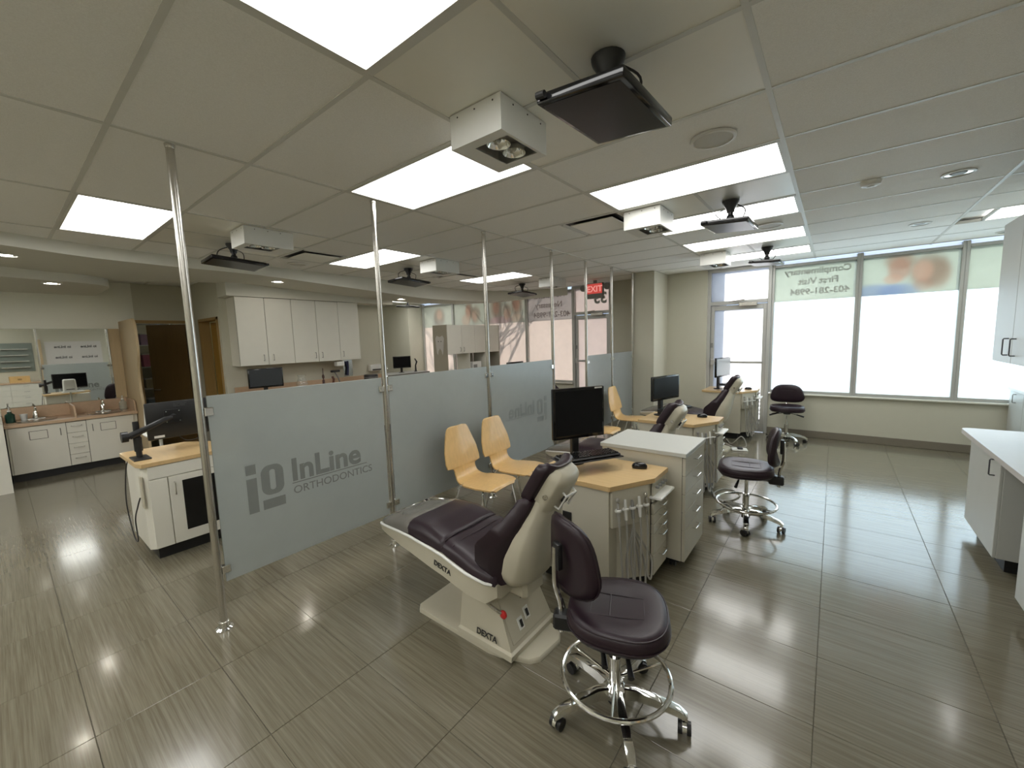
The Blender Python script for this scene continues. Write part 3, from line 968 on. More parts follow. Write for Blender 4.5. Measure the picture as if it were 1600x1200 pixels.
    mb_ = Matrix.Translation((-0.245, 0, 0)) @ Matrix.Rotation(yaw, 4, 'Z') @ Matrix.Translation((0.245, 0, 0))
    # back bar
    bz = seat_z + 0.02 + bh + back_h
    bar = MB().tube(smooth_path([(-0.235, 0, seat_z - 0.17), (-0.238, 0, seat_z - 0.04), (-0.262, 0, seat_z + 0.06), (-0.258, 0, bz + 0.04)], 5), 0.013, 10)
    bar.build('back_bar', M_CHROME, t)
    MB().box(-0.262, -0.235, -0.025, 0.025, bz - 0.06, bz + 0.06, 0.006, m=mb_, seg=2).build('back_bracket', M_BLK, t)

    def bo(tt):
        c, s_ = math.cos(tt), math.sin(tt)
        r = 1.0 / ((abs(c) ** 3.2 + abs(s_) ** 3.2) ** (1 / 3.2))
        y, z = r * c, r * s_
        return (y * (bw - 0.030 * z), z * bh)
    bk = MB()
    v = []
    n = 40
    lay = [(0.80, -0.026), (0.95, -0.022), (1.0, -0.005), (0.97, 0.014), (0.86, 0.024), (0.55, 0.026), (0.15, 0.025)]
    for sc, dep in lay:
        for j in range(n):
            y, z = bo(2 * PI * j / n)
            y *= sc
            z *= sc
            v.append((-0.215 + dep + 1.9 * y * y, y, bz + z))
    f = [(i * n + j, i * n + (j + 1) % n, (i + 1) * n + (j + 1) % n, (i + 1) * n + j) for i in range(len(lay) - 1) for j in range(n)]
    f += [tuple(range(n - 1, -1, -1)), tuple((len(lay) - 1) * n + j for j in range(n))]
    bk.add(v, f, mb_)
    back = bk.build('backrest', M_VINYL, t, ang=60)
    pe = MB().tube([(-0.215 - 0.005 + 1.9 * q[0] ** 2, q[0] * 1.003, bz + q[1] * 1.003) for q in [bo(2 * PI * i / 40) for i in range(40)]], 0.0035, 6, True, mb_)
    for zz in (0.045, 0.085):
        pe.tube([(-0.215 + 0.026 + 1.9 * y * y, y, bz + zz) for y in (-0.08, -0.04, 0, 0.04, 0.08)], 0.003, 6, False, mb_)
    pe.build('piping', M_VINYLD, back)
    return t


make_stool('nearest aubergine vinyl stool with chrome foot ring, back toward camera', (-0.70, 1.56, 0), R_(22), 0.515, True, 0.285, R_(-22 + 18), bh=0.17, yaw=R_(40))
make_stool('aubergine vinyl stool with chrome foot ring, seen from the side by second desk', (-0.55, 3.95, 0), R_(188), 0.535, True, 0.275, R_(20), bh=0.155)
make_stool('farthest aubergine stool below the right windows, no foot ring', (-0.52, 7.30, 0), R_(-84), 0.56, False, 0.26, R_(100), 0.0, 0.205, 0.135)
make_stool('dark stool beyond the logo pane, seen in the mirror', (-4.95, 1.62, 0), R_(200), 0.52, False, 0.26)
make_stool('dark stool behind the frosted pane next to the plywood chairs', (-3.10, 2.50, 0), R_(175), 0.52, False, 0.26, 0.3, 0.10)


# ------------------------------------------------------------------ dental chairs
def lerp(tab, x):
    for a, b in zip(tab, tab[1:]):
        if a[0] <= x <= b[0]:
            k = (x - a[0]) / (b[0] - a[0])
            k = k * k * (3 - 2 * k) * 0.4 + k * 0.6
            return [p + (q - p) * k for p, q in zip(a[1:], b[1:])]
    return tab[-1][1:] if x > tab[-1][0] else tab[0][1:]


def make_dental_chair(label, loc, rz=0.0):
    t = thing('dental_chair', label, 'dental chair', loc, rz, 'aubergine reclining dental chairs')
    poly = [(-0.44, -0.20), (0.20, -0.20), (0.42, -0.12), (0.44, 0.12), (0.22, 0.22), (-0.46, 0.20)]
    bp = MB()
    P2 = []
    for i, p in enumerate(poly):
        a, b = Vector(poly[i - 1]), Vector(poly[(i + 1) % len(poly)])
        p = Vector(p)
        for q in (a, b):
            P2.append(p + (q - p).normalized() * 0.035)
    cen = Vector((0, 0))
    secs = [[(q.x * s, q.y * s, z) for q in P2] for s, z in ((1.0, 0.0), (1.0, 0.018), (0.985, 0.026))]
    bp.loft(secs)
    bp.build('base_plate', M_SHELL, t, ang=40)
    pd = MB()
    rect = lambda x0, x1, y, z: [(x0, -y, z), (x1, -y, z), (x1, y, z), (x0, y, z)]
    pd.loft([rect(-0.06, 0.325, 0.205, 0.026), rect(-0.06, 0.33, 0.205, 0.058), rect(-0.055, 0.315, 0.19, 0.066), rect(-0.045, 0.17, 0.155, 0.40)])
    ped = pd.build('pedestal', M_SHELL, t, ang=20)
    # sloped control panel faces +x
    ang = math.atan2(0.334, 0.145)
    mp = Matrix.Translation((0.306, 0, 0.086)) @ Matrix.Rotation(-(PI / 2 - ang), 4, 'Y')
    MB().box(0.002, 0.006, -0.165, 0.165, 0.0, 0.30, 0.002, m=mp).build('control_panel', M_SHELL, t)
    for (y, z, w, h, mm) in ((-0.07, 0.035, 0.022, 0.05, M_WHITE), (-0.005, 0.06, 0.022, 0.05, M_WHITE), (0.0, 0.17, 0.016, 0.045, M_RED)):
        s_ = MB().box(0.006, 0.012, y - w, y + w, z, z + h + 0.014, 0.003, m=mp).build('switch_plate', mm if mm is not M_RED else M_BLK, t)
        MB().box(0.012, 0.018, y - w * 0.45, y + w * 0.45, z + 0.012, z + h, 0.002, m=mp).build('rocker', M_BLK if mm is not M_RED else M_RED, s_)
    MB().lathe([(0.005, 0), (0.022, 0.004), (0.022, 0.014), (0.010, 0.022)], 14, Matrix.Translation((0.255, -0.165, 0.245)) @ Matrix.Rotation(PI / 2, 4, 'X')).build('red_knob', M_RED, t, 'red release knob')
    MB().tube([(0.13, -0.225, 0.33), (0.21, -0.205, 0.285), (0.25, -0.185, 0.255)], 0.009, 8).build('release_lever', M_STEEL, t)
    MB().box(-0.14, 0.22, -0.11, 0.11, 0.36, 0.44, 0.02).build('lift_block', M_SHELL, t)
    # seat shell
    SH = [(-0.81, 0.425, 0.47, 0.17), (-0.74, 0.420, 0.485, 0.205), (-0.45, 0.405, 0.52, 0.25), (-0.15, 0.365, 0.505, 0.262), (0.10, 0.315, 0.45, 0.262), (0.20, 0.305, 0.435, 0.25), (0.25, 0.335, 0.42, 0.21)]
    secs = []
    xs = [-0.81, -0.79, -0.76, -0.70, -0.6, -0.5, -0.4, -0.3, -0.2, -0.1, 0, 0.08, 0.15, 0.20, 0.23, 0.25]
    for x in xs:
        zb, zt, w = lerp(SH, x)
        secs.append([(x, -w, zt), (x, -w, zb + 0.02), (x, -w + 0.03, zb), (x, w - 0.03, zb), (x, w, zb + 0.02), (x, w, zt)])
    shell = MB().loft(secs).build('seat_shell', M_SHELL, t, ang=40)
    for s in (-1, 1):
        MB().tube([(x, s * lerp(SH, x)[2], lerp(SH, x)[1]) for x in xs[1:-1]], 0.008, 8).build('edge_trim', M_WHITE, shell)
    put('lettering', text_mesh('DEXTA', 0.042, M_TEXT, 0.002, 0.001), shell, loc=(-0.17, -0.2640, 0.425), rot=(PI / 2, R_(10), 0))
    put('lettering', text_mesh('DEXTA', 0.045, M_TEXT, 0.002, 0.001), ped, loc=(0.08, -0.1995, 0.083), rot=(R_(82), 0, 0))
    # leg and seat cushion
    CU = [(-0.80, 0.50, 0.165), (-0.70, 0.535, 0.20), (-0.45, 0.595, 0.235), (-0.28, 0.60, 0.245), (-0.05, 0.555, 0.248), (0.15, 0.50, 0.248), (0.26, 0.475, 0.225)]

    def cushion(x0, x1, n, grow=0.0):
        sc = []
        for i in range(n + 1):
            x = x0 + (x1 - x0) * i / n
            zt, w = lerp(CU, x)
            zb = lerp(SH, x)[1] - 0.004
            e = 1.0
            if i in (0, n):
                e = 0.90
            zt = zb + (zt - zb) * e + grow
            w = w * (0.985 if i in (0, n) else 1) + grow
            h = zt - zb
            row = [(x, -w, zb), (x, -w, zb + h * 0.45), (x, -w + 0.02, zb + h * 0.8), (x, -w + 0.06, zt - h * 0.03)]
            row += [(x, -w * 0.4, zt), (x, 0, zt - 0.004), (x, w * 0.4, zt)]
            row += [(x, w - 0.06, zt - h * 0.03), (x, w - 0.02, zb + h * 0.8), (x, w, zb + h * 0.45), (x, w, zb)]
            sc.append(row)
        return MB().loft(sc)
    leg = cushion(-0.50, -0.12, 12).build('leg_cushion', M_VINYL, t, ang=70)
    cushion(-0.795, -0.42, 12, 0.003).build('foot_cover', M_GREYV, t, 'glossy grey protective foot cover', ang=70)
    seat = cushion(-0.122, 0.245, 12).build('seat_cushion', M_VINYL, t, ang=70)
    se = MB()
    for x in (-0.12, -0.055):
        zt, w = lerp(CU, x)
        se.tube([(x, -w - 0.001, zt - 0.05), (x, -w + 0.03, zt - 0.012), (x, -w * 0.5, zt), (x, 0, zt - 0.003), (x, w * 0.5, zt), (x, w - 0.03, zt - 0.012)], 0.004, 6)
    se.build('seam', M_VINYLD, seat)
    # backrest: s along the recline axis, n forward normal (toward -x)
    A = Vector((0.285, 0, 0.41))
    ax = Vector((0.145, 0, 0.44)).normalized()
    nn = Vector((-ax.z, 0, ax.x))

    def P(s, y, n):
        q = A + ax * s + nn * n
        return (q.x, y, q.z)
    BS = [(0.0, 0.20, 0.03, -0.075), (0.05, 0.235, 0.13, -0.09), (0.16, 0.245, 0.15, -0.095), (0.26, 0.235, 0.10, -0.085), (0.36, 0.195, 0.045, -0.07), (0.44, 0.155, 0.02, -0.06), (0.49, 0.14, 0.012, -0.05)]
    secs, secs2 = [], []
    for i in range(17):
        s = 0.49 * i / 16
        w, wing, shn = lerp(BS, s)
        th = 0.075 * (0.6 if i in (0, 16) else 1)
        ys = [-1, -0.93, -0.75, -0.5, -0.2, 0.2, 0.5, 0.75, 0.93, 1]
        row = [P(s, y * w, th * (0.75 if abs(y) > 0.99 else 1) + wing * abs(y) ** 3.2) for y in ys]
        row += [P(s, y * w * 0.97, 0.0 + 0.78 * wing * abs(y) ** 4.5) for y in reversed(ys)]
        secs.append(row)
        ws = w * 0.80
        e = 0.75 if i in (0, 16) else 1
        row = [P(s, y * ws, 0.008 + 0.25 * wing * abs(y) ** 4) for y in ys]
        row += [P(s, y * ws * (0.98), shn * e * (1 - 0.75 * abs(y) ** 4)) for y in reversed(ys)]
        secs2.append(row)
    MB().loft(secs).build('back_cushion', M_VINYL, t, ang=70)
    MB().loft(secs2).build('back_shell', M_SHELL, t, ang=60)
    hg = MB().box(0.20, 0.34, -0.09, 0.09, 0.30, 0.47, 0.02)
    hg.build('back_hinge', M_SHELL, t)
    # headrest
    A2 = A + ax * 0.415 + nn * 0.0
    ax2 = Vector((0.16, 0, 0.26)).normalized()
    nn2 = Vector((-ax2.z, 0, ax2.x))

    def Q(s, y, n):
        q = A2 + ax2 * s + nn2 * n
        return (q.x, y, q.z)
    secs, secs2 = [], []
    for i in range(11):
        k = i / 10
        s = 0.02 + 0.26 * k
        e = math.sqrt(max(0, 1 - (2 * k - 1) ** 6))
        w = 0.135 * (0.75 + 0.25 * e)
        ys = [-1, -0.9, -0.6, -0.2, 0.2, 0.6, 0.9, 1]
        row = [Q(s, y * w, 0.03 + 0.045 * e * (0.6 if abs(y) > .99 else 1) + 0.04 * abs(y) ** 3) for y in ys] + [Q(s, y * w, 0.022 + 0.025 * abs(y) ** 4) for y in reversed(ys)]
        secs.append(row)
        s2 = 0.0 + 0.265 * k
        w2 = 0.105 * (0.7 + 0.3 * e)
        row = [Q(s2, y * w2, 0.024 + 0.02 * abs(y) ** 4) for y in ys] + [Q(s2, y * w2, 0.0 - 0.055 * (0.35 + 0.65 * e) * (1 - 0.6 * abs(y) ** 4)) for y in reversed(ys)]
        secs2.append(row)
    hr = MB().loft(secs).build('headrest_cushion', M_VINYL, t, ang=70)
    hs = MB().loft(secs2).build('headrest_shell', M_SHELL, t, ang=60)
    kb = MB()
    q0, q1 = Q(0.12, -0.05, -0.05), Q(0.12, 0.05, -0.05)
    kb.tube([Q(0.08, -0.045, -0.04), Q(0.085, -0.045, -0.078), Q(0.17, -0.045, -0.078), Q(0.175, -0.045, -0.04)], 0.006, 6)
    kb.tube([Q(0.08, 0.045, -0.04), Q(0.085, 0.045, -0.078), Q(0.17, 0.045, -0.078), Q(0.175, 0.045, -0.04)], 0.006, 6)
    kb.tube([Q(0.17, -0.045, -0.078), Q(0.17, 0.045, -0.078)], 0.006, 6)
    kb.build('headrest_handle', M_WHITE, hs)
    MB().cyl(Q(0.13, -0.118, -0.01), Q(0.13, -0.08, -0.01), 0.012, n=10).build('tilt_knob', M_STEEL, hs)
    MB().cyl(Q(0.12, 0, -0.072), Q(0.12, 0, -0.05), 0.02, n=12).build('tilt_lock', M_BLK, hs)
    for y in (-0.06, 0.06):
        MB().tube([Q(-0.06, y * 0.6, 0.0), Q(0.06, y * 0.6, -0.005)], 0.009, 8).build('headrest_rod', M_CHROME, t)
    return t


make_dental_chair('nearest dental chair, fully in view with grey foot cover', (-1.55, 1.68, 0))
make_dental_chair('second dental chair, only its back and headrest rise above the white drawer cart', (-1.58, 3.73, 0))
make_dental_chair('farthest dental chair, in front of the desk by the glass door', (-1.55, 6.38, 0))
make_dental_chair('dental chair on the far side of the partition seen behind the nearest desk monitor', (-4.15, 6.75, 0), PI)
make_dental_chair('dental chair hidden behind the second frosted pane', (-4.05, 3.40, 0), PI)
# ------------------------------------------------------------------ handles, carts
def u_handle(mb, p, along, out, L=0.1, d=0.028, r=0.0045):
    """U shaped pull; p centre on the face, along/out unit vectors"""
    p, a, o_ = Vector(p), Vector(along) * L / 2, Vector(out) * d
    mb.tube([p - a, p - a + o_ * 0.85, p - a * 0.9 + o_, p + a * 0.9 + o_, p + a + o_ * 0.85, p + a], r, 6)
    return mb


def make_cart(label, loc, rz=0.0, hoses=True):
    t = thing('treatment_cart', label, 'cart', loc, rz, 'maple topped treatment carts')
    body = [(0.015, 0.015), (0.50, 0.015), (0.50, 0.25), (0.70, 0.31), (0.70, 0.555), (0.015, 0.555)]
    b = MB().prism([(0.015, 0.015), (0.56, 0.015), (0.56, 0.13), (0.715, 0.295), (0.715, 0.555), (0.015, 0.555)], 0.10, 0.73)
    b.build('body', M_LAMC, t, ang=0)
    MB().prism([(0.05, 0.07), (0.52, 0.07), (0.52, 0.16), (0.65, 0.33), (0.65, 0.53), (0.05, 0.53)], 0.0, 0.10).build('toe_kick', M_KICK, t, ang=0)
    top = MB()
    pl = [(0.0, 0.0), (0.565, 0.0), (0.575, 0.004), (0.735, 0.295), (0.742, 0.31), (0.742, 0.57), (0, 0.57)]
    top.loft([[(x, y, z) for x, y in pl] for z in (0.73, 0.760)])
    top.build('desk_top', M_MAPLE, t, ang=20)
    # hose panel across the chamfer
    a, c = Vector((0.575, 0.022, 0)), Vector((0.712, 0.272, 0))
    u = (c - a).normalized()
    nrm = Vector((u.y, -u.x, 0))
    mh = Matrix(((u.x, nrm.x, 0, a.x), (u.y, nrm.y, 0, a.y), (0, 0, 1, 0), (0, 0, 0, 1)))
    W = (c - a).length
    MB().box(0.0, W, -0.06, 0.004, 0.49, 0.729, 0.003, m=mh).build('hose_panel', M_LAMC, t)
    if hoses:
        for k in range(5):
            x = 0.035 + (W - 0.07) * k / 4
            hd = MB().lathe([(0.020, -0.006), (0.022, 0.004), (0.013, 0.008), (0.013, 0.0)], 14, mh @ Matrix.Translation((x, 0.022, 0.605)) @ Matrix.Rotation(0.25, 4, 'X'))
            hd.cyl((x, 0.0, 0.603), (x, 0.022, 0.603), 0.010, n=8, m=mh)
            hd.build('holder', M_WHITE, t)
            hp = MB().tube([mh @ Vector(p) for p in ((x, 0.03, 0.54), (x, 0.024, 0.60), (x, 0.018, 0.655 + 0.012 * (k % 2)))], [0.010, 0.012, 0.008], 8)
            if k in (0, 4):
                hp.ball(mh @ Vector((x, 0.016, 0.672)), 0.013, 10)
            hp.build('handpiece', (M_HOSE, M_WHITE, M_GREYP, M_WHITE, M_STEEL)[k], t)
            e = (0.02, 0.055, 0.11, 0.15, 0.20)[k] + 0.02
            lo = (0.07, 0.12, 0.06, 0.09, 0.14)[k]
            pts = [(x, 0.03, 0.545), (x + 0.004, 0.034, 0.45), (x * 0.6 + e * 0.4, 0.05, 0.30), (e, 0.065, lo + 0.05), (e + 0.02, 0.075, lo), (e + 0.045, 0.06, lo + 0.06), (e + 0.05, 0.03, 0.28), (0.15, 0.015, 0.47)]
            MB().tube([mh @ p for p in smooth_path(pts, 5)], 0.0065, 6).build('hose', M_HOSE, t)
    # drawers on the +x face
    y0, y1, X = 0.300, 0.552, 0.722
    MB().box(0.7155, X, y0, y1, 0.104, 0.60).build('gap_shade_panel', M_SEAM_SHADE, t, ang=0)  # dark panel paints the shade between the drawer fronts
    st = MB().box(X, X + 0.012, y0, y1, 0.60, 0.729, 0.002).build('control_strip', M_LAMC, t)
    kn = MB()
    for k in range(4):
        kn.cyl((X + 0.012, y0 + 0.05 + 0.05 * k, 0.69), (X + 0.034, y0 + 0.05 + 0.05 * k, 0.69), 0.010, n=10)
    kn.build('knob', M_GREYP, st)
    MB().box(X - 0.02, X + 0.07, y0 - 0.01, y1 + 0.005, 0.622, 0.64, 0.005).build('tray', M_WHITE, t)
    for za, zb in ((0.519, 0.588), (0.454, 0.519), (0.385, 0.454), (0.246, 0.385), (0.104, 0.246)):
        d = MB().box(X, X + 0.018, y0, y1, za + 0.002, zb - 0.0025, 0.001).build('drawer', M_LAMC, t)
        u_handle(MB(), (X + 0.018, (y0 + y1) / 2 + 0.02, zb - 0.03), (0, 1, 0), (1, 0, 0), 0.10).build('handle', M_CHROME, d)
    # vent on the chair side
    MB().box(0.20, 0.30, 0.008, 0.0155, 0.40, 0.53, 0.002).build('socket_recess', M_BLK, t)
    return t


make_cart('nearest treatment cart with maple top and hanging handpieces', (-1.605, 2.225, 0))
make_cart('second treatment cart with maple top beyond the white drawer cart', (-1.65, 4.28, 0))
make_cart('farthest treatment cart, against the bright glass door', (-1.66, 7.06, 0))
make_cart('treatment cart on the far side of the partition opposite the second station', (-3.98, 6.0, 0), PI, False)

# floor cables at the stations
tag(MB().tube(smooth_path([(-1.30, 2.10, 0.008), (-1.2, 2.0, 0.008), (-1.12, 2.03, 0.03), (-1.16, 2.16, 0.008), (-1.1, 2.28, 0.008), (-1.02, 2.12, 0.02), (-1.12, 1.95, 0.008), (-1.2, 1.86, 0.03)], 6), 0.005, 6).build('floor_cable', M_BLK), 'black cable looping on the floor behind the nearest dental chair', 'cable')
tag(MB().tube(smooth_path([(-0.95, 4.55, 0.02), (-0.86, 4.35, 0.008), (-0.74, 4.42, 0.008), (-0.7, 4.62, 0.008), (-0.84, 4.72, 0.008), (-0.92, 4.5, 0.01), (-0.78, 4.3, 0.008), (-0.66, 4.2, 0.008)], 6), 0.007, 6).build('floor_cable', M_HOSE), 'grey cable coiled on the floor below the second cart', 'cable')
tag(MB().tube(smooth_path([(-1.25, 6.9, 0.03), (-1.15, 6.75, 0.01), (-1.02, 6.72, 0.14), (-0.95, 6.68, 0.01), (-1.08, 6.55, 0.01), (-1.2, 6.62, 0.03), (-1.3, 6.8, 0.01)], 6), 0.008, 6).build('floor_cable', M_HOSE), 'grey cable looped on the floor by the farthest cart', 'cable')
t = thing('foot_control', 'flat white foot control on floor by the farthest chair', 'foot pedal', (-1.0, 6.45, 0), 0.3)
MB().box(-0.10, 0.10, -0.07, 0.07, 0, 0.02, 0.006).build('plate', M_WHITE, t)
MB().box(-0.03, 0.04, -0.04, 0.04, 0.02, 0.045, 0.008).build('pedal', M_BLK, t)

# rolling drawer cart
t = thing('drawer_cart', 'tall white rolling drawer cart behind the nearest treatment cart', 'drawer cart', (-1.375, 2.84, 0))
MB().box(0.0, 0.592, 0.0, 0.505, 0.08, 0.832, 0.002).build('body', M_LAMC, t, ang=0)
MB().box(0.592, 0.595, 0.002, 0.503, 0.082, 0.83).build('gap_shade_panel', M_SEAM_SHADE, t, ang=0)  # backing coloured dark in place of shade in the drawer gaps
MB().box(-0.012, 0.622, -0.012, 0.52, 0.832, 0.862, 0.003).build('top', M_LAMG, t, ang=20)
MB().box(0.03, 0.57, 0.03, 0.475, 0.055, 0.08).build('plinth', M_KICK, t, ang=0)
for za, zb in ((0.70, 0.828), (0.57, 0.70), (0.44, 0.57), (0.31, 0.44), (0.08, 0.31)):
    d = MB().box(0.595, 0.615, 0.001, 0.504, za + 0.002, zb - 0.0025, 0.001).build('drawer', M_LAMC, t)
    u_handle(MB(), (0.615, 0.25, (za + zb) / 2 + 0.015 + (0.05 if za < 0.1 else 0)), (0, 1, 0), (1, 0, 0), 0.11).build('handle', M_CHROME, d)
for x in (0.08, 0.52):
    for y in (0.07, 0.44):
        c = MB().cyl((x, y, 0.045), (x, y, 0.056), 0.02, n=10).box(x - 0.012, x + 0.012, y - 0.015, y + 0.015, 0.025, 0.05, 0.003).build('caster', M_BLK, t)
        for s in (-1, 1):
            MB().cyl((x + s * 0.008, y, 0.024), (x + s * 0.02, y, 0.024), 0.024, n=14).build('wheel', M_BLK, c)


# ------------------------------------------------------------------ desk monitors, keyboards, mice
def make_monitor(label, loc, rz, w=0.50, h=0.32, z0=0.18, post_h=0.36, screen=M_SCREEN, tray=True, group='flat monitors on black posts', badge=True):
    """screen faces local +x; loc is the base on the desk"""
    t = thing('desk_monitor', label, 'monitor', loc, rz, group)
    MB().lathe([(0.07, 0), (0.07, 0.008), (0.03, 0.014)], 24).build('base', M_BLK, t)
    MB().box(-0.02, 0.02, -0.028, 0.028, 0.012, post_h, 0.005).build('post', M_BLK, t)
    MB().box(0.018, 0.05, -0.04, 0.04, z0 + h / 2 - 0.05, z0 + h / 2 + 0.05, 0.005).build('mount', M_BLK, t)
    b = MB().box(0.045, 0.078, -w / 2, w / 2, z0, z0 + h, 0.008, seg=2)
    bz = b.build('bezel', M_BLKG, t)
    MB().box(0.0775, 0.0795, -w / 2 + 0.018, w / 2 - 0.018, z0 + 0.026, z0 + h - 0.018).build('screen', screen, bz, ang=0)
    if badge:
        MB().box(0.0775, 0.080, w / 2 - 0.08, w / 2 - 0.02, z0 + h - 0.014, z0 + h - 0.005).build('sticker', M_WHITE, bz, 'small white sticker', ang=0)
    if tray:
        MB().box(0.02, 0.10, -0.03, 0.03, 0.075, 0.09, 0.003).build('keyboard_arm', M_BLK, t)
        MB().box(0.09, 0.27, -0.235, 0.235, 0.082, 0.090, 0.003).build('keyboard_tray', M_BLK, t)
    return t


def make_keyboard(label, loc, rz):
    t = thing('keyboard', label, 'keyboard', loc, rz, 'black computer keyboards')
    MB().box(-0.075, 0.075, -0.22, 0.22, 0, 0.016, 0.006).build('case', M_BLK, t)
    km = MB().loft([[(-s, -s, z), (s, -s, z), (s, s, z), (-s, s, z)] for s, z in ((0.0085, 0.0), (0.0065, 0.007))]).mesh('key', M_GREYP if False else M_BLKG, 0)
    wide = MB().loft([[(-s, -6.2 * s, z), (s, -6.2 * s, z), (s, 6.2 * s, z), (-s, 6.2 * s, z)] for s, z in ((0.0085, 0.0), (0.0065, 0.007))]).mesh('key', M_BLKG, 0)
    for r in range(6):
        for c in range(20):
            if r == 5 and 5 <= c <= 9:
                continue
            put('key', km, t, loc=(-0.055 + r * 0.021 + (0.006 if r == 0 else 0) - 0.006 * (r == 0), -0.203 + c * 0.0213, 0.016))
    put('key', wide, t, loc=(-0.055 + 5 * 0.021, -0.203 + 7 * 0.0213, 0.016))
    return t


def make_mouse(label, loc, rz):
    t = thing('computer_mouse', label, 'mouse', loc, rz, 'black computer mice')
    ol = lambda a: (0.052 * math.cos(a), 0.031 * math.sin(a) * (1 + 0.12 * math.cos(a)))
    MB().pad(ol, [(0.94, 0.0), (1.0, 0.008), (0.96, 0.020), (0.82, 0.030), (0.55, 0.037), (0.15, 0.039)], 24).build('shell', M_BLKG, t, ang=70)
    MB().cyl((0.028, -0.004, 0.030), (0.028, 0.004, 0.030), 0.008, n=10).build('scroll_wheel', M_GREYP, t)
    return t


make_monitor('largest black desk monitor, on the nearest treatment cart', (-1.455, 2.55, 0.76), R_(-31), 0.41, 0.36, 0.20, 0.42)
make_keyboard('black keyboard on the tray under the nearest desk monitor', (-1.30, 2.46, 0.851), R_(-31))
make_mouse('black mouse on the maple top of the nearest cart', (-1.02, 2.68, 0.761), R_(200))
make_monitor('black desk monitor on the second treatment cart, facing right', (-1.53, 4.65, 0.76), R_(-16), 0.50, 0.27, 0.185, 0.38)
make_keyboard('black keyboard on the second treatment cart', (-1.355, 4.60, 0.851), R_(-16))
make_mouse('black mouse on the second treatment cart', (-1.10, 4.72, 0.761), R_(190))
make_monitor('pale lit desk monitor on the farthest cart against the door', (-1.47, 7.32, 0.76), R_(-12), 0.52, 0.31, 0.205, 0.40, mat('pale_screen', (0.34, 0.35, 0.36), 0.3))
make_keyboard('keyboard on the tray of the farthest cart', (-1.295, 7.285, 0.851), R_(-12))
make_mouse('mouse on the farthest cart by the door', (-1.05, 7.40, 0.761), R_(190))
make_monitor('black monitor peeking above the third frosted pane', (-4.40, 5.75, 0.76), PI, 0.46, 0.30, 0.21, 0.42, tray=False)


# ------------------------------------------------------------------ plywood chairs
def make_ply_chair(label, loc, rz=0.0):
    t = thing('plywood_chair', label, 'chair', loc, rz, 'moulded plywood chairs along the partition')
    path = smooth_path([(0.235, 0, 0.425), (0.20, 0, 0.448), (0.08, 0, 0.452), (-0.06, 0, 0.445), (-0.155, 0, 0.447), (-0.20, 0, 0.485), (-0.222, 0, 0.56), (-0.25, 0, 0.68), (-0.28, 0, 0.81), (-0.297, 0, 0.905)], 5)
    tab = [(0.0, 0.13), (0.03, 0.185), (0.08, 0.205), (0.17, 0.215), (0.30, 0.20), (0.385, 0.165), (0.44, 0.14), (0.485, 0.135), (0.51, 0.145), (0.518, 0.212), (0.56, 0.22), (0.66, 0.208), (0.76, 0.172), (0.83, 0.145), (0.855, 0.128), (0.866, 0.11), (0.872, 0.075)]
    S = [0]
    for a, b in zip(path, path[1:]):
        S.append(S[-1] + (b - a).length)
    pts, nr = [], []
    dense, ds = [], []
    for i in range(len(path) - 1):
        for k in range(3):
            dense.append(path[i].lerp(path[i + 1], k / 3))
            ds.append(S[i] + (S[i + 1] - S[i]) * k / 3)
    dense.append(path[-1])
    ds.append(S[-1])
    tot = S[-1]
    secs = []
    for i, p in enumerate(dense):
        d = (dense[min(i + 1, len(dense) - 1)] - dense[max(i - 1, 0)]).normalized()
        n = Vector((d.z, 0, -d.x)) * -1
        s = ds[i] / tot * 0.872
        w = None
        for a, b in zip(tab, tab[1:]):
            if a[0] <= s <= b[0] + 1e-6:
                w = a[1] + (b[1] - a[1]) * (s - a[0]) / (b[0] - a[0])
                break
        w = w or tab[-1][1]
        row = []
        ys = [-1, -0.6, -0.2, 0.2, 0.6, 1]
        cv = 0.016
        for y in ys:
            q = p + n * (0.006 + cv * y * y)
            row.append((q.x, y * w, q.z))
        for y in reversed(ys):
            q = p + n * (-0.006 + cv * y * y)
            row.append((q.x, y * w, q.z))
        secs.append(row)
    MB().loft(secs).build('plywood_shell', M_PLY, t, ang=50)
    for sx, x0, x1 in ((1, 0.13, 0.225), (-1, -0.10, -0.245)):
        for sy in (-1, 1):
            MB().tube(smooth_path([(x0, 0, 0.432), (x0, sy * 0.14, 0.430), (x0 + (x1 - x0) * 0.12, sy * 0.198, 0.415), (x0 + (x1 - x0) * 0.3, sy * 0.212, 0.33), (x1, sy * 0.225, 0.008)], 4), 0.0085, 8).build('leg', M_CHROME, t)
    MB().tube([(0.13, 0, 0.43), (-0.10, 0, 0.428)], 0.012, 8).build('under_bar', M_CHROME, t)
    return t


make_ply_chair('plywood chair nearest the camera, between second and third steel posts', (-2.38, 2.58, 0), R_(3))
make_ply_chair('second plywood chair, just beyond the first and before the mirrored logo pane', (-2.38, 3.06, 0), R_(3))
make_ply_chair('far plywood chair behind the second treatment cart', (-2.36, 5.87, 0), R_(2))
make_ply_chair('far plywood chair mostly hidden behind the nearest desk monitor', (-2.42, 4.95, 0), R_(2))

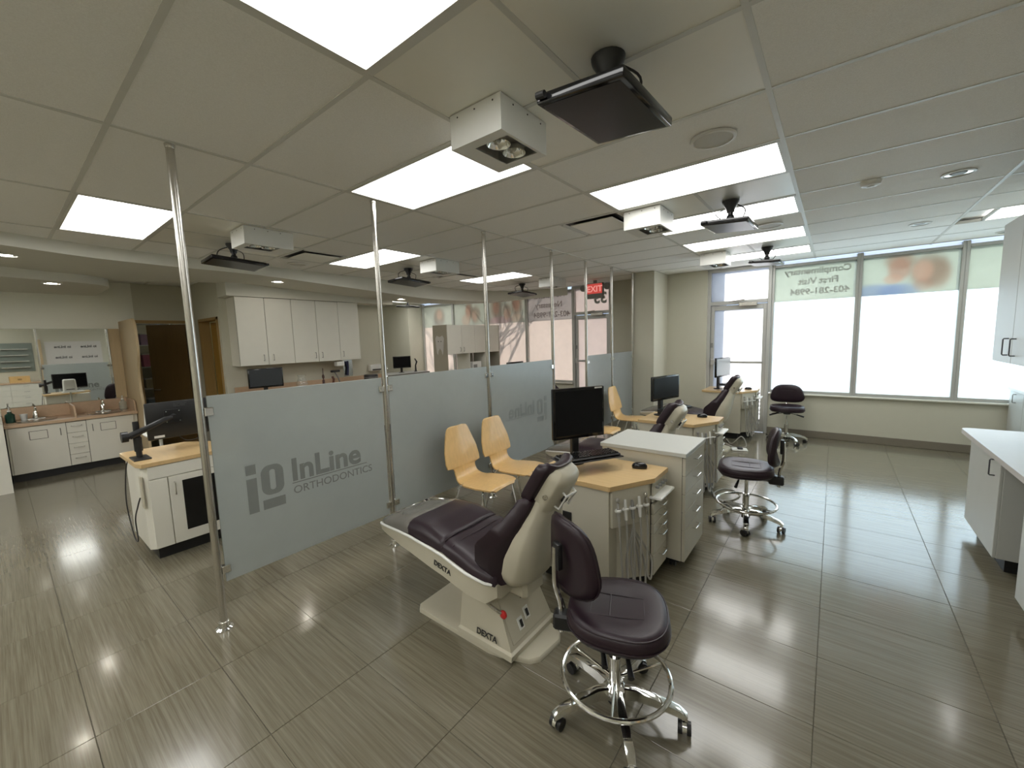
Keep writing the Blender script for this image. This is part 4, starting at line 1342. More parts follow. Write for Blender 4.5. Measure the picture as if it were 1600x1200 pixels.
# ------------------------------------------------------------------ ceiling fittings
def make_ceiling_monitor(label, loc, rz=0, tilt=4, scr=M_SCREEN, L=0.5, W=0.34):
    t = thing('ceiling_monitor', label, 'monitor', (loc[0], loc[1], CEIL), rz, 'monitors hung flat below the ceiling')
    MB().lathe([(0.028, -0.09), (0.034, -0.06), (0.062, -0.018), (0.066, 0.0)], 20).build('ceiling_cup', M_BLK, t)
    MB().cyl((0, 0, -0.16), (0, 0, -0.085), 0.02, n=12).ball((0, 0, -0.135), 0.032, 12).build('stem', M_BLK, t)
    m = Matrix.Translation((0, 0, -0.19)) @ Matrix.Rotation(R_(tilt), 4, 'Y') @ Matrix.Rotation(R_(3), 4, 'X')
    MB().box(-0.06, 0.06, -0.06, 0.06, 0.012, 0.035, 0.004, m=m).build('bracket', M_BLK, t)
    p = MB().box(-W / 2, W / 2, -L / 2, L / 2, -0.022, 0.014, 0.007, m=m, seg=2).build('casing', M_BLKG, t)
    MB().box(-W / 2 + 0.018, W / 2 - 0.018, -L / 2 + 0.02, L / 2 - 0.02, -0.0235, -0.0215, m=m).build('screen', scr, p, ang=0)
    MB().cyl((-W / 2 + 0.01, -L / 2 - 0.012, 0.0), (-W / 2 + 0.045, -L / 2 - 0.012, 0.0), 0.013, n=10, m=m).build('pivot_knob', M_BLK, p)
    MB().tube(smooth_path([(0.03, 0.02, -0.02), (0.09, 0.10, -0.06), (0.06, 0.13, -0.13), (0.01, 0.08, -0.165)], 5), 0.005, 6).build('cable', M_BLK, t)
    MB().tube(smooth_path([(-0.05, 0.0, -0.06), (-0.10, -0.05, -0.10), (-0.04, -0.08, -0.165)], 5), 0.004, 6).build('cable', M_BLK, t)
    return t


make_ceiling_monitor('nearest black monitor hanging flat from the ceiling, largest in view', (-0.74, 1.60), 0, 5, M_SCREEN)
make_ceiling_monitor('second monitor hanging flat over the treatment row, screen glinting pale', (-0.72, 3.88), 0, 4, M_SCREENG)
make_ceiling_monitor('third monitor hanging flat over the treatment row, before the glass door', (-0.73, 6.28), 0, 4, M_SCREENG)
make_ceiling_monitor('hanging monitor on the left side between first and second steel posts', (-4.99, 1.68), PI, 3)
make_ceiling_monitor('hanging monitor on the left side between second and third steel posts', (-4.95, 3.9), PI, 3)
make_ceiling_monitor('hanging monitor on the left side just before the fourth steel post', (-4.85, 6.55), PI, 3)
make_ceiling_monitor('hanging monitor far left beyond the curved soffit', (-8.35, 6.5), R_(90), 3)


def make_lamp_box(label, x0, y0, left=False, dy=0.36):
    t = thing('lamp_box', label, 'ceiling lamp', (x0, y0, CEIL), 0, 'white twin-lamp boxes on the ceiling')
    w, h = 0.315, 0.155
    hs = MB()
    hs.box(0, w, 0, 0.004, -h, 0)
    hs.box(0, w, dy - 0.004, dy, -h, 0)
    hs.box(0, 0.004, 0.004, dy - 0.004, -h, 0)
    hs.box(w - 0.004, w, 0.004, dy - 0.004, -h, 0)
    # underside with a rectangular opening
    ox0, ox1, oy0, oy1 = (0.10, 0.30, 0.06, 0.30)
    for a in ((0.004, ox0, 0.004, dy - 0.004), (ox1, w - 0.004, 0.004, dy - 0.004), (ox0, ox1, 0.004, oy0), (ox0, ox1, oy1, dy - 0.004)):
        hs.box(*a, -h, -h + 0.004)
    hs.build('housing', M_WHITE, t, ang=0)
    MB().box(ox0, ox1, oy0, oy1, -h + 0.05, -h + 0.054).build('lamp_recess', M_WHITE, t, ang=0)
    for k in range(2):
        cy = oy0 + 0.06 + 0.12 * k
        rf = MB().lathe([(0.058, 0.0), (0.050, 0.018), (0.032, 0.038), (0.010, 0.046)], 20, c=((ox0 + ox1) / 2, cy, -h + 0.008), cap=False).build('reflector', M_REFL, t)
        MB().ball(((ox0 + ox1) / 2, cy, -h + 0.028), 0.013, 10).build('bulb', M_WHITE, rf)
    for x in (0.05, 0.16, 0.27):
        MB().cyl((x, -0.0015, -0.02), (x, 0.0, -0.02), 0.004, n=8).build('screw', M_KICK, t)
        MB().cyl((w, 0.04 + x, -0.02), (w + 0.0015, 0.04 + x, -0.02), 0.004, n=8).build('screw', M_KICK, t)
    return t


make_lamp_box('nearest white lamp box with two round lamps, left of the black monitor', -1.505, 1.485)
make_lamp_box('second white lamp box with two lamps over the treatment row', -1.50, 3.55)
make_lamp_box('farthest white lamp box over the treatment row, near the glass door', -1.49, 6.10)
make_lamp_box('white lamp box on the left side beside the first hanging monitor there', -4.46, 1.49, True, 0.42)
make_lamp_box('white lamp box seen between the second and third steel posts', -4.42, 3.68, True, 0.42)
make_lamp_box('white lamp box seen just right of the fourth steel post', -4.25, 6.25, True, 0.42)


def make_speaker(label, x, y, r=0.118):
    t = thing('ceiling_speaker', label, 'speaker', (x, y, CEIL), 0, 'round ceiling speakers')
    MB().lathe([(r * 0.84, -0.004), (r * 0.86, -0.012), (r * 0.97, -0.010), (r, 0.0)], 40, cap=False).build('rim', M_WHITE, t)
    MB().lathe([(0.001, -0.009), (r * 0.5, -0.0085), (r * 0.86, -0.006), (r * 0.86, 0.0)], 40).build('grille', mat('speaker_grille', (0.56, 0.55, 0.50), 0.6, var=0.2, scale=900), t)


make_speaker('nearest round ceiling speaker, right of the black hanging monitor', -0.58, 2.60)
make_speaker('farther round ceiling speaker beside the second hanging monitor', -0.57, 5.02)
make_speaker('round ceiling speaker on the left side before the soffit', -5.62, 2.62)


def make_downlight(label, x, y, z=CEIL, lit=False, r=0.09):
    t = thing('downlight', label, 'downlight', (x, y, z), 0, 'recessed round downlights')
    MB().lathe([(r * 0.80, -0.003), (r * 0.82, -0.008), (r, -0.004), (r, 0.002)], 32, cap=False).build('trim_ring', M_WHITE, t)
    MB().lathe([(r * 0.80, -0.003), (r * 0.62, 0.0015), (0.012, 0.003)], 32, cap=False).build('reflector', M_REFL, t)
    MB().lathe([(0.001, -0.004), (r * 0.45, -0.003), (r * 0.5, 0.001)], 24).build('lamp', M_LAMP if lit else M_GREYP, t)


make_downlight('nearest recessed downlight on the right, past the smoke detector', 0.64, 4.37)
make_downlight('farther recessed downlight on the right, before the couple window', 0.65, 6.16)
make_downlight('recessed downlight at the right edge by the window wall', 1.52, 7.45)
make_downlight('lit downlight in the curved soffit above the left wall cabinets', -6.40, 2.68, 2.605, True)
make_downlight('lit downlight in the curved soffit right of the second steel post', -6.62, 5.0, 2.507, True)
make_downlight('lit downlight in the soffit at the left edge', -6.36, 0.19, 2.63, True)
make_downlight('lit downlight in the lower soffit above the mirror', -7.55, 0.55, 2.52, True)
t = thing('smoke_detector', 'small white smoke detector on the right ceiling', 'smoke detector', (0.16, 4.13, CEIL))
MB().lathe([(0.04, -0.035), (0.055, -0.028), (0.062, -0.008), (0.062, 0)], 28).build('housing', M_WHITE, t)
MB().lathe([(0.001, -0.042), (0.02, -0.040), (0.024, -0.034)], 20).build('sensor_cap', M_GRID, t)
# ------------------------------------------------------------------ right wall cabinets
def cab_door(parent, m, box, hp, along, out, L=0.1, hm=M_PULL):
    d = MB().box(*box, 0.0025).build('door', m, parent)
    u_handle(MB(), hp, along, out, L).build('handle', hm, d)
    return d


M_IRON = mat('dark_pull', (0.10, 0.10, 0.11), 0.35, 0.8)
t = thing('base_cabinet', 'grey base cabinet with one handled door under the right counter', 'cabinet', (0.90, 4.04, 0))
MB().box(0.018, 0.57, 0, 0.76, 0.10, 0.795, 0.002).build('body', M_LAMG, t, ang=0)
MB().box(0.07, 0.57, 0.05, 0.72, 0.0, 0.10).build('toe_kick', M_KICK, t, ang=0)
cab_door(t, M_LAMG, (0.0, 0.018, 0.003, 0.757, 0.102, 0.79), (0.0, 0.11, 0.70), (0, 0, 1), (-1, 0, 0), 0.11, M_IRON)
t = thing('base_cabinet', 'pale base cabinet cut off by the right edge below the counter', 'cabinet', (0.88, 2.3, 0))
MB().box(0.018, 0.61, 0, 1.20, 0.10, 0.795, 0.002).build('body', M_LAMG, t, ang=0)
MB().box(0.07, 0.61, 0.05, 1.16, 0.0, 0.10).build('toe_kick', M_KICK, t, ang=0)
for k in range(2):
    cab_door(t, M_LAMG, (0.0, 0.018, 0.003 + 0.6 * k, 0.597 + 0.6 * k, 0.102, 0.79), (0.0, 0.5 + 0.2 * k, 0.70), (0, 0, 1), (-1, 0, 0), 0.11, M_IRON)
pl = [(1.498, 2.2), (0.85, 2.2), (0.85, 4.84)] + arc(0.91, 4.84, 0.06, PI, PI / 2, 5) + [(1.498, 4.90)]
tag(MB().prism(pl, 0.797, 0.832).build('countertop', mat('pale_counter', (0.58, 0.555, 0.53), 0.35, var=0.04), ang=20), 'pale right-hand counter with rounded front corner', 'countertop')
t = thing('wall_cabinet', 'grey wall cabinet with dark pull at the right edge', 'cabinet', (1.0, 3.2, 1.385))
MB().box(0.018, 0.495, 0, 1.76, 0, 1.05, 0.002).build('body', M_LAMG, t, ang=0)
for k in range(4):
    cab_door(t, M_LAMG, (0.0, 0.018, 0.003 + 0.44 * k, 0.437 + 0.44 * k, 0.002, 1.048), (0.0, 0.44 * k + (0.08 if k % 2 else 0.36), 0.12), (0, 0, 1), (-1, 0, 0), 0.12, M_IRON)
MB().box(0.02, 0.49, 0.01, 1.75, -0.004, 0.0).build('underside', M_GREYP, t, ang=0)
t = thing('base_cabinet', 'pale cabinet with handle by the window corner, beyond the counter', 'cabinet', (1.74, 6.3, 0))
MB().box(0.018, 0.61, 0, 1.48, 0.10, 0.87, 0.002).build('body', M_LAMG, t, ang=0)
MB().box(0.07, 0.61, 0.05, 1.44, 0.0, 0.10).build('toe_kick', M_KICK, t, ang=0)
for k in range(3):
    cab_door(t, M_LAMG, (0.0, 0.018, 0.003 + 0.49 * k, 0.487 + 0.49 * k, 0.102, 0.865), (0.0, 0.25 + 0.49 * k, 0.78), (0, 0, 1), (-1, 0, 0), 0.1)
MB().box(-0.03, 0.61, -0.02, 1.49, 0.87, 0.905, 0.004).build('top', M_WHITE, t)
t = thing('towel_dispenser', 'silver and black dispenser box under the right wall cabinet', 'dispenser', (1.72, 6.9, 0.905))
MB().box(0, 0.18, 0, 0.26, 0.0, 0.02, 0.004).box(0.10, 0.16, 0.05, 0.21, 0.02, 0.10, 0.004).build('stand', M_WHITE, t)
MB().box(0.0, 0.2, 0.0, 0.28, 0.10, 0.30, 0.012, seg=2).build('housing', M_STEEL, t)
MB().box(-0.012, 0.0, 0.0, 0.12, 0.10, 0.30, 0.006).build('dark_window', M_BLK, t)

# banner on the right wall, only seen in the mirror
t = thing('logo_banner', 'white banner with rows of dark logos, seen in the mirror', 'banner', (1.49, 1.05, 0.35))
MB().box(-0.006, 0.0, 0, 1.25, 0, 1.68).build('sheet', M_BANNER, t, ang=0)
for r in range(5):
    for c in range(2):
        put('lettering', text_mesh('io InLine', 0.105, M_TEXT, 0.002, 0.003), t, loc=(-0.008, 0.56 + 0.58 * c, 0.16 + 0.33 * r), rot=(PI / 2, 0, -PI / 2))

# ------------------------------------------------------------------ sink counter and mirror on the left wall
VX = -8.30
t = thing('vanity_cabinet', 'long white sink cabinet on black plinth against the left wall', 'cabinet', (VX, 0.0, 0))
MB().box(-0.575, -0.022, 0.01, 1.28, 0.10, 0.72, 0.002).build('body', M_LAM, t, ang=0)
MB().box(-0.022, -0.018, 0.03, 1.235, 0.103, 0.717).build('gap_shade_panel', M_SEAM_SHADE, t, ang=0)  # dark sheet standing in for shade between doors and drawers
MB().box(-0.575, -0.05, 0.01, 1.28, 0, 0.10).build('toe_kick', M_KICK, t, ang=0)
for (ya, yb, hy, px) in ((0.03, 0.535, 0.48, 0.2), (0.735, 1.235, 0.79, 0.87)):
    d = cab_door(t, M_LAM, (-0.018, 0.0, ya, yb, 0.103, 0.715), (0.0, hy, 0.60), (0, 0, 1), (1, 0, 0), 0.09)
    fp = MB()
    for a in ((px, px + 0.165, 0.535, 0.54), (px, px + 0.165, 0.645, 0.65), (px, px + 0.005, 0.54, 0.645), (px + 0.16, px + 0.165, 0.54, 0.645)):
        fp.box(0.0, 0.002, *a)
    fp.build('flap_outline', M_SEAM_SHADE, d, 'thin outline of a waste flap', ang=0)
for k in range(4):
    z = 0.105 + 0.1525 * k
    d = MB().box(-0.018, 0.0, 0.54, 0.73, z, z + 0.149, 0.0025).build('drawer', M_LAM, t)
    u_handle(MB(), (0.0, 0.635, z + 0.095), (0, 1, 0), (1, 0, 0), 0.10).build('handle', M_STEEL, d)
t = thing('vanity_counter', 'peach laminate counter with two round sinks and splashback', 'countertop', (VX, 0.0, 0))
MB().box(-0.60, 0.025, 0.002, 1.285, 0.722, 0.762, 0.004).build('slab', M_PEACH, t, ang=20)
MB().box(-0.598, -0.58, 0.002, 1.285, 0.762, 0.93, 0.003).build('splashback', M_PEACH, t, ang=20)
MB().prism([(-0.58, 0.0), (0.0, 0.0), (0.0, 0.03), (-0.04, 0.12), (-0.10, 0.16), (-0.58, 0.165)], 0.0, 0.018, Matrix(((1, 0, 0, 0), (0, 0, 1, 0.635), (0, 1, 0, 0.762), (0, 0, 0, 1)))).build('divider', M_PEACH, t, ang=20)
MB().prism([(-0.58, 0.0), (0.0, 0.0), (0.0, 0.10), (-0.05, 0.16), (-0.58, 0.17)], 0.0, 0.018, Matrix(((1, 0, 0, 0), (0, 0, 1, 1.262), (0, 1, 0, 0.762), (0, 0, 0, 1)))).build('end_splash', M_PEACH, t, ang=20)
for cy in (0.30, 0.97):
    MB().lathe([(0.19, 0.004), (0.185, 0.008), (0.165, 0.004), (0.155, 0.0012), (0.03, 0.001)], 36, c=(-0.26, cy, 0.762), cap=False).build('sink_basin', M_STEEL, t, 'round steel basin')
for i, cy in enumerate((0.30, 0.97)):
    t2 = thing('faucet', ('chrome faucet at the near sink by the left edge', 'chrome faucet at the far sink beside the soap bottle')[i], 'faucet', (VX - 0.46, cy, 0.762), 0, 'chrome sink faucets')
    t2.scale = (1.3, 1.3, 1.3)
    MB().box(-0.03, 0.03, -0.07, 0.07, 0, 0.016, 0.006).lathe([(0.026, 0.016), (0.022, 0.07), (0.016, 0.085)], 16).build('body', M_CHROME, t2)
    MB().tube(smooth_path([(0, 0, 0.07), (0.05, 0, 0.12), (0.11, 0, 0.105), (0.125, 0, 0.08)], 4), 0.010, 8).build('spout', M_CHROME, t2)
    MB().tube([(0, 0, 0.085), (-0.01, 0, 0.115), (0.03, 0, 0.145)], [0.012, 0.012, 0.007], 8).build('lever', M_CHROME, t2)


def bottle(label, loc, m, h=0.17, r=0.036, pump=True, name='soap_bottle', cat='bottle'):
    t = thing(name, label, cat, loc)
    MB().lathe([(r * 0.96, 0), (r, 0.006), (r, h * 0.72), (r * 0.45, h * 0.88), (r * 0.42, h)], 20).build('bottle', m, t)
    if pump:
        MB().lathe([(r * 0.42, h), (r * 0.42, h + 0.015), (0.006, h + 0.018), (0.006, h + 0.05)], 12).box(-0.012, 0.045, -0.008, 0.008, h + 0.05, h + 0.062, 0.003).build('pump', M_WHITE, t)
    else:
        MB().cyl((0, 0, h), (0, 0, h + 0.02), r * 0.45, n=14).build('cap', M_WHITE, t)


bottle('green soap pump bottle at the left edge of the sink counter', (VX - 0.30, 0.07, 0.762), M_GREEN, 0.15, 0.045)
bottle('clear white pump bottle at the far end of the sink counter', (VX - 0.38, 1.19, 0.762), M_CLEAR, 0.16, 0.045)
t = thing('paper_cup', 'small white cup between the green bottle and the faucet', 'cup', (VX - 0.40, 0.19, 0.762))
MB().lathe([(0.028, 0), (0.038, 0.09), (0.035, 0.09), (0.026, 0.004)], 20, cap=False).build('wall', M_WHITE, t)
MB().cyl((0, 0, 0), (0, 0, 0.004), 0.027, n=20).build('base', M_WHITE, t)
tag(MB().box(-8.9, -8.885, -0.14, 1.155, 0.935, 2.02, 0.002).build('wall_mirror', M_MIRROR, ang=0), 'wide wall mirror above the sinks', 'mirror')
tag(MB().box(-8.9, -8.882, 1.158, 1.285, 0.935, 2.02, 0.002).build('maple_wall_strip', M_MAPLE2, ang=0), 'narrow maple strip right of the mirror', 'wall panel')
# wavy maple wing panel
pts = [(-8.90, 0.0), (-7.84, 0.0), (-7.83, 0.25), (-7.86, 0.6), (-7.93, 0.95), (-7.97, 1.2), (-7.93, 1.42), (-7.82, 1.62), (-7.80, 1.85), (-7.84, 2.05), (-7.93, 2.13), (-8.9, 2.13)]
sp = [pts[0]] + [(p.x, p.y) for p in smooth_path([(*q, 0) for q in pts[1:-1]], 4)] + [pts[-1]]
tag(MB().prism(sp, 0.0, 0.03, Matrix(((1, 0, 0, 0), (0, 0, 1, 1.29), (0, 1, 0, 0), (0, 0, 0, 1)))).build('wavy_wing_panel', M_MAPLE2, ang=20), 'tall maple divider panel with a wavy edge beside the sinks', 'divider panel')

# ------------------------------------------------------------------ doorways on the left
tr = MB().box(-8.905, -8.885, 1.45, 1.50, 0, 2.16).box(-8.905, -8.885, 1.45, 2.2, 2.11, 2.16).box(-8.905, -8.885, 2.15, 2.2, 0, 2.11)
struct(tr.build('trim_7', M_DOORT, ang=0), 'oak trim of the storage doorway')
t = thing('door_3', 'dark brown door standing ajar at the storage room', 'door', (-8.93, 2.145, 0), R_(0))
t['kind'] = 'structure'
del t['category']
md = Matrix.Rotation(R_(-133), 4, 'Z')
MB().box(0.0, 0.60, -0.02, 0.02, 0.008, 2.10, 0.003, m=md).build('door_leaf', M_DOOR, t, ang=20)
MB().tube([md @ Vector(p) for p in ((0.55, 0.02, 0.98), (0.55, 0.07, 0.98), (0.45, 0.075, 0.98))], 0.009, 8).build('door_handle', M_STEEL, t)
tr = MB().box(-8.34, -8.30, 2.18, 2.33, 0, 2.15).box(-7.48, -7.44, 2.18, 2.33, 0, 2.15).box(-8.34, -7.44, 2.18, 2.33, 2.11, 2.15)
struct(tr.build('trim_8', M_DOORT, ang=0), 'oak trim of the office doorway')
t = thing('door_4', 'oak door folded open inside the office doorway', 'door', (-8.29, 2.34, 0))
t['kind'] = 'structure'
del t['category']
md = Matrix.Rotation(R_(22), 4, 'Z')
MB().box(0.0, 0.52, 0.0, 0.04, 0.008, 2.10, 0.003, m=md).build('door_leaf', mat('oak_leaf', (0.30, 0.17, 0.035), 0.4, var=0.12, scale=3, stretch=(12, 12, 1)), t, ang=20)
MB().cyl(md @ Vector((0.46, -0.04, 0.98)), md @ Vector((0.46, 0.0, 0.98)), 0.022, n=12).build('door_knob', M_STEEL, t)
# office: printer on desk
t = thing('office_desk', 'dark desk glimpsed through the office doorway', 'desk', (-7.9, 3.2, 0))
MB().box(-0.4, 0.4, -0.3, 0.35, 0.72, 0.76, 0.004).build('top', M_BLK, t, ang=20)
for x in (-0.38, 0.36):
    MB().box(x, x + 0.02, -0.28, 0.33, 0, 0.72).build('leg_panel', M_BLK, t, ang=0)
t = thing('printer', 'white printer glimpsed through the office doorway', 'printer', (-7.85, 3.15, 0.76))
MB().box(-0.2, 0.2, -0.18, 0.18, 0.0, 0.26, 0.015, seg=2).build('case', M_WHITE, t)
MB().box(-0.12, 0.12, -0.185, -0.175, 0.10, 0.15).build('paper_slot', M_KICK, t, ang=0)
tag(MB().box(-0.25, 0.25, -0.02, 0.02, 0, 0.30).build('black_drawer_box', M_BLK, ang=0), 'black box on the office desk below the printer', 'box').location = (-8.3, 3.1, 0.76)
# storage shelves
t = thing('storage_shelf', 'white shelving seen through the storage doorway', 'shelf', (-10.3, 0.45, 0))
for z in (0.55, 0.95, 1.35, 1.75, 2.15):
    MB().box(-0.02, 0.42, 0.0, 1.70, z, z + 0.02, 0.003).build('shelf_board', M_WHITE, t, ang=0)
for y in (0.0, 0.85, 1.68):
    MB().box(-0.02, 0.02, y, y + 0.02, 0, 2.3).build('upright', M_WHITE, t, ang=0)
    MB().box(0.38, 0.42, y, y + 0.02, 0, 2.3).build('upright', M_WHITE, t, ang=0)
CB = [(0.55, 0.2, 0.30), (0.35, 0.25, 0.38), (0.6, 0.58, 0.55), (0.25, 0.3, 0.34), (0.5, 0.45, 0.30)]
words = ['pale', 'mauve', 'white', 'slate', 'tan']
zones = ['lowest', 'second lowest', 'middle', 'fourth', 'top']
i = 0
for r, z in enumerate((0.57, 0.97, 1.37, 1.77, 2.17)):
    for c, y in enumerate((1.05, 1.40)):
        q = (i * 3) % 5
        b = thing('storage_box', '%s supply box on the %s storage shelf, %s one' % (words[q], zones[r], ('nearer', 'farther')[c]), 'box', (-10.12, y + 0.45, z), 0, 'boxes on the storage shelves')
        MB().box(-0.13, 0.13, -0.13, 0.13, 0, 0.16 + 0.03 * (i % 3), 0.004).build('carton', mat('carton_%d' % i, CB[q], 0.7), b, ang=20)
        MB().box(-0.135, 0.135, -0.135, 0.135, 0.16 + 0.03 * (i % 3), 0.18 + 0.03 * (i % 3), 0.003).build('lid', M_WHITE, b, ang=20)
        i += 1
for (nm, lab, x, y) in (('storage', 'bare lamp bar on the storage room ceiling', -9.9, 1.4), ('office', 'lamp bar on the office ceiling', -8.4, 3.0)):
    t = thing('lamp_bar', lab, 'ceiling light', (x, y, CEIL - 0.02))
    MB().box(-0.25, 0.25, -0.05, 0.05, -0.02, 0.0).build('fixture', M_GRID, t, ang=0)
    MB().cyl((-0.24, 0, -0.04), (0.24, 0, -0.04), 0.016, n=10).build('tube_lamp', emit(nm + '_tube', (1.0, 0.95, 0.78), 22.0), t)

# ------------------------------------------------------------------ wall cabinets and counter on the left
for k in range(5):
    w = 0.40
    y = 2.30 + w * k
    order = ['nearest to the doorway', 'second from the doorway', 'middle', 'second from the far end', 'at the far end'][k]
    t = thing('wall_cabinet', 'cream left-hand wall cabinet door unit, %s of five' % order, 'cabinet', (-7.35, y, 1.385), 0, 'row of five cream wall cabinets')
    MB().box(0.0, 0.329, 0.001, w - 0.001, 0, 1.04, 0.002).build('body', M_LAM, t, ang=0)
    MB().box(0.329, 0.332, 0.001, w - 0.001, 0.002, 1.038).build('gap_shade_panel', M_SEAM_SHADE, t, ang=0)  # painted shade line around the cabinet door
    hy = (0.33, 0.07, 0.345, 0.06, 0.05)[k]
    cab_door(t, M_LAM, (0.332, 0.35, 0.003, w - 0.003, 0.002, 1.038), (0.35, hy, 0.115), (0, 0, 1), (1, 0, 0), 0.09)
t = thing('base_cabinet', 'long cream counter cabinet below the left wall cabinets', 'cabinet', (-7.33, 2.3, 0))
MB().box(0.0, 0.58, 0, 2.70, 0.10, 0.87, 0.002).build('body', M_LAM, t, ang=0)
MB().box(0.0, 0.52, 0, 2.70, 0, 0.10).build('toe_kick', M_KICK, t, ang=0)
for k in range(6):
    cab_door(t, M_LAM, (0.58, 0.598, 0.45 * k + 0.002, 0.45 * k + 0.448, 0.103, 0.865), (0.598, 0.45 * k + (0.38 if k % 2 == 0 else 0.07), 0.76), (0, 0, 1), (1, 0, 0), 0.09)
t = thing('countertop', 'peach counter with low splashback along the left wall', 'countertop', (-7.33, 2.3, 0))
MB().box(0.0, 0.63, -0.01, 2.72, 0.87, 0.91, 0.004).build('slab', M_PEACH, t, ang=20)
MB().box(0.0, 0.018, -0.01, 2.72, 0.91, 1.05, 0.003).build('splashback', M_PEACH, t, ang=20)
make_monitor('dark grey monitor on the left counter above the logo pane', (-6.99, 2.61, 0.91), R_(-8), 0.48, 0.30, 0.13, 0.32, mat('slate_screen', (0.035, 0.04, 0.045), 0.4), False, badge=False)
t = thing('glass_vase', 'clear glass vase on the left counter', 'vase', (-7.05, 3.2, 0.91))
MB().lathe([(0.05, 0.0), (0.085, 0.05), (0.095, 0.12), (0.06, 0.20), (0.055, 0.24), (0.075, 0.27)], 24, cap=False).build('bowl', M_GLASS, t)
MB().cyl((0, 0, 0), (0, 0, 0.006), 0.05, n=20).build('foot', M_GLASS, t)
t = thing('torch_stand', 'small dark torch on stand, left counter right of the vase', 'lab torch', (-6.95, 3.52, 0.91))
MB().box(-0.05, 0.05, -0.05, 0.11, 0, 0.06, 0.008).build('base', M_BLK, t)
MB().lathe([(0.02, 0.06), (0.02, 0.15), (0.008, 0.17), (0.02, 0.20), (0.02, 0.23), (0.006, 0.26), (0.006, 0.36)], 12).build('burner', mat('oxide_red', (0.06, 0.025, 0.02), 0.5), t)
t = thing('bench_gadget', 'black jointed bench gadget on the left counter', 'bench tool', (-6.98, 3.80, 0.91))
MB().box(-0.06, 0.06, -0.08, 0.10, 0, 0.03, 0.006).build('base', M_BLK, t)
MB().tube([(0, 0.05, 0.03), (0, 0.0, 0.18), (0, -0.06, 0.29)], 0.012, 8).build('arm', M_GREYP, t)
MB().box(-0.03, 0.03, -0.12, 0.04, 0.27, 0.31, 0.01).build('head', M_BLK, t)
MB().tube([(0, -0.1, 0.02), (0.02, -0.09, 0.15), (0, -0.1, 0.2)], 0.02, 8).build('bottle', mat('amber', (0.10, 0.03, 0.015), 0.3), t)
t = thing('curing_rack', 'white rack with dark blue hanging tool under the far wall cabinets', 'tool rack', (-7.0, 3.95, 1.385))
MB().box(-0.10, 0.02, -0.14, 0.0, -0.10, -0.02, 0.008).build('box', M_WHITE, t)
MB().tube([(0, 0.05, -0.02), (0, 0.07, -0.14), (0.0, 0.05, -0.28)], [0.035, 0.02, 0.025], 8).build('blue_tool', mat('navy_plastic', (0.015, 0.018, 0.05), 0.4), t)
MB().box(-0.05, -0.03, 0.0, 0.18, -0.30, 0.0, 0.004).build('back_board', M_STEEL, t)
t = thing('black_bin', 'black cylinder box on the far end of left counter', 'box', (-6.95, 4.45, 0.91))
MB().lathe([(0.12, 0), (0.13, 0.01), (0.13, 0.16), (0.12, 0.175), (0.001, 0.18)], 24).build('drum', M_BLK, t)
MB().lathe([(0.131, 0.12), (0.134, 0.125), (0.131, 0.13)], 24, cap=False).build('band', M_GREYP, t)
t = thing('gooseneck_faucet', 'tall chrome gooseneck faucet behind the second steel post', 'faucet', (-7.15, 4.85, 0.91))
MB().lathe([(0.03, 0), (0.026, 0.03), (0.014, 0.05)], 16).build('base', M_CHROME, t)
MB().tube(smooth_path([(0, 0, 0.04), (0, 0, 0.26), (0.05, 0, 0.34), (0.12, 0, 0.33), (0.16, 0, 0.26), (0.165, 0, 0.2)], 5), 0.011, 8).build('spout', M_CHROME, t)
MB().tube([(0, 0.03, 0.05), (0, 0.10, 0.09)], 0.008, 8).build('lever', M_CHROME, t)
t = thing('paper_holder', 'white paper holder on the wall above the far counter', 'dispenser', (-7.34, 4.78, 1.12))
MB().box(0, 0.10, -0.14, 0.14, 0, 0.13, 0.01).build('case', M_WHITE, t)
MB().box(0.10, 0.104, -0.1, 0.1, 0.015, 0.04).build('slot', M_SEAM_SHADE, t)

# far station beyond: counter, monitor, tall cabinet run facing right
t = thing('base_cabinet', 'cream counter cabinet in the far corner below the windows', 'cabinet', (-9.0, 5.6, 0))
MB().box(0, 0.6, 0, 1.5, 0.1, 0.87, 0.002).build('body', M_LAM, t, ang=0)
MB().box(0, 0.54, 0, 1.5, 0, 0.1).build('toe_kick', M_KICK, t, ang=0)
MB().box(-0.01, 0.63, -0.01, 1.51, 0.87, 0.905, 0.004).build('top', M_GREYP, t)
for k in range(3):
    cab_door(t, M_LAM, (0.6, 0.618, 0.5 * k + 0.002, 0.5 * k + 0.498, 0.103, 0.865), (0.618, 0.5 * k + 0.42, 0.76), (0, 0, 1), (1, 0, 0), 0.09)
make_monitor('small black monitor on the far corner counter', (-8.75, 6.5, 0.905), R_(-20), 0.46, 0.30, 0.12, 0.30, M_SCREEN, False, badge=False)
t = thing('mounting_arm', 'black jointed arm beside the small far monitor', 'arm', (-8.62, 6.85, 0.905))
MB().box(-0.03, 0.03, -0.03, 0.03, 0, 0.02, 0.004).build('clamp', M_BLK, t)
MB().tube([(0, 0, 0.02), (0, 0, 0.16), (0.03, 0.02, 0.26), (-0.02, 0, 0.34)], [0.025, 0.018, 0.022, 0.015], 8).build('column', M_BLK, t)
t = thing('tall_storage_unit', 'cream upper cabinets on open frame before the far windows', 'cabinet', (-6.2, 5.75, 0))
MB().box(-0.42, 0.0, 0.0, 0.02, 0.0, 2.005, 0.002).build('end_panel', M_WALLT, t, ang=0)
MB().box(-0.42, 0.0, 1.64, 1.66, 0.0, 2.005, 0.002).build('end_panel', M_WALLT, t, ang=0)
MB().box(-0.42, -0.018, 0.02, 1.64, 1.40, 2.005, 0.002).build('body', M_LAM, t, ang=0)
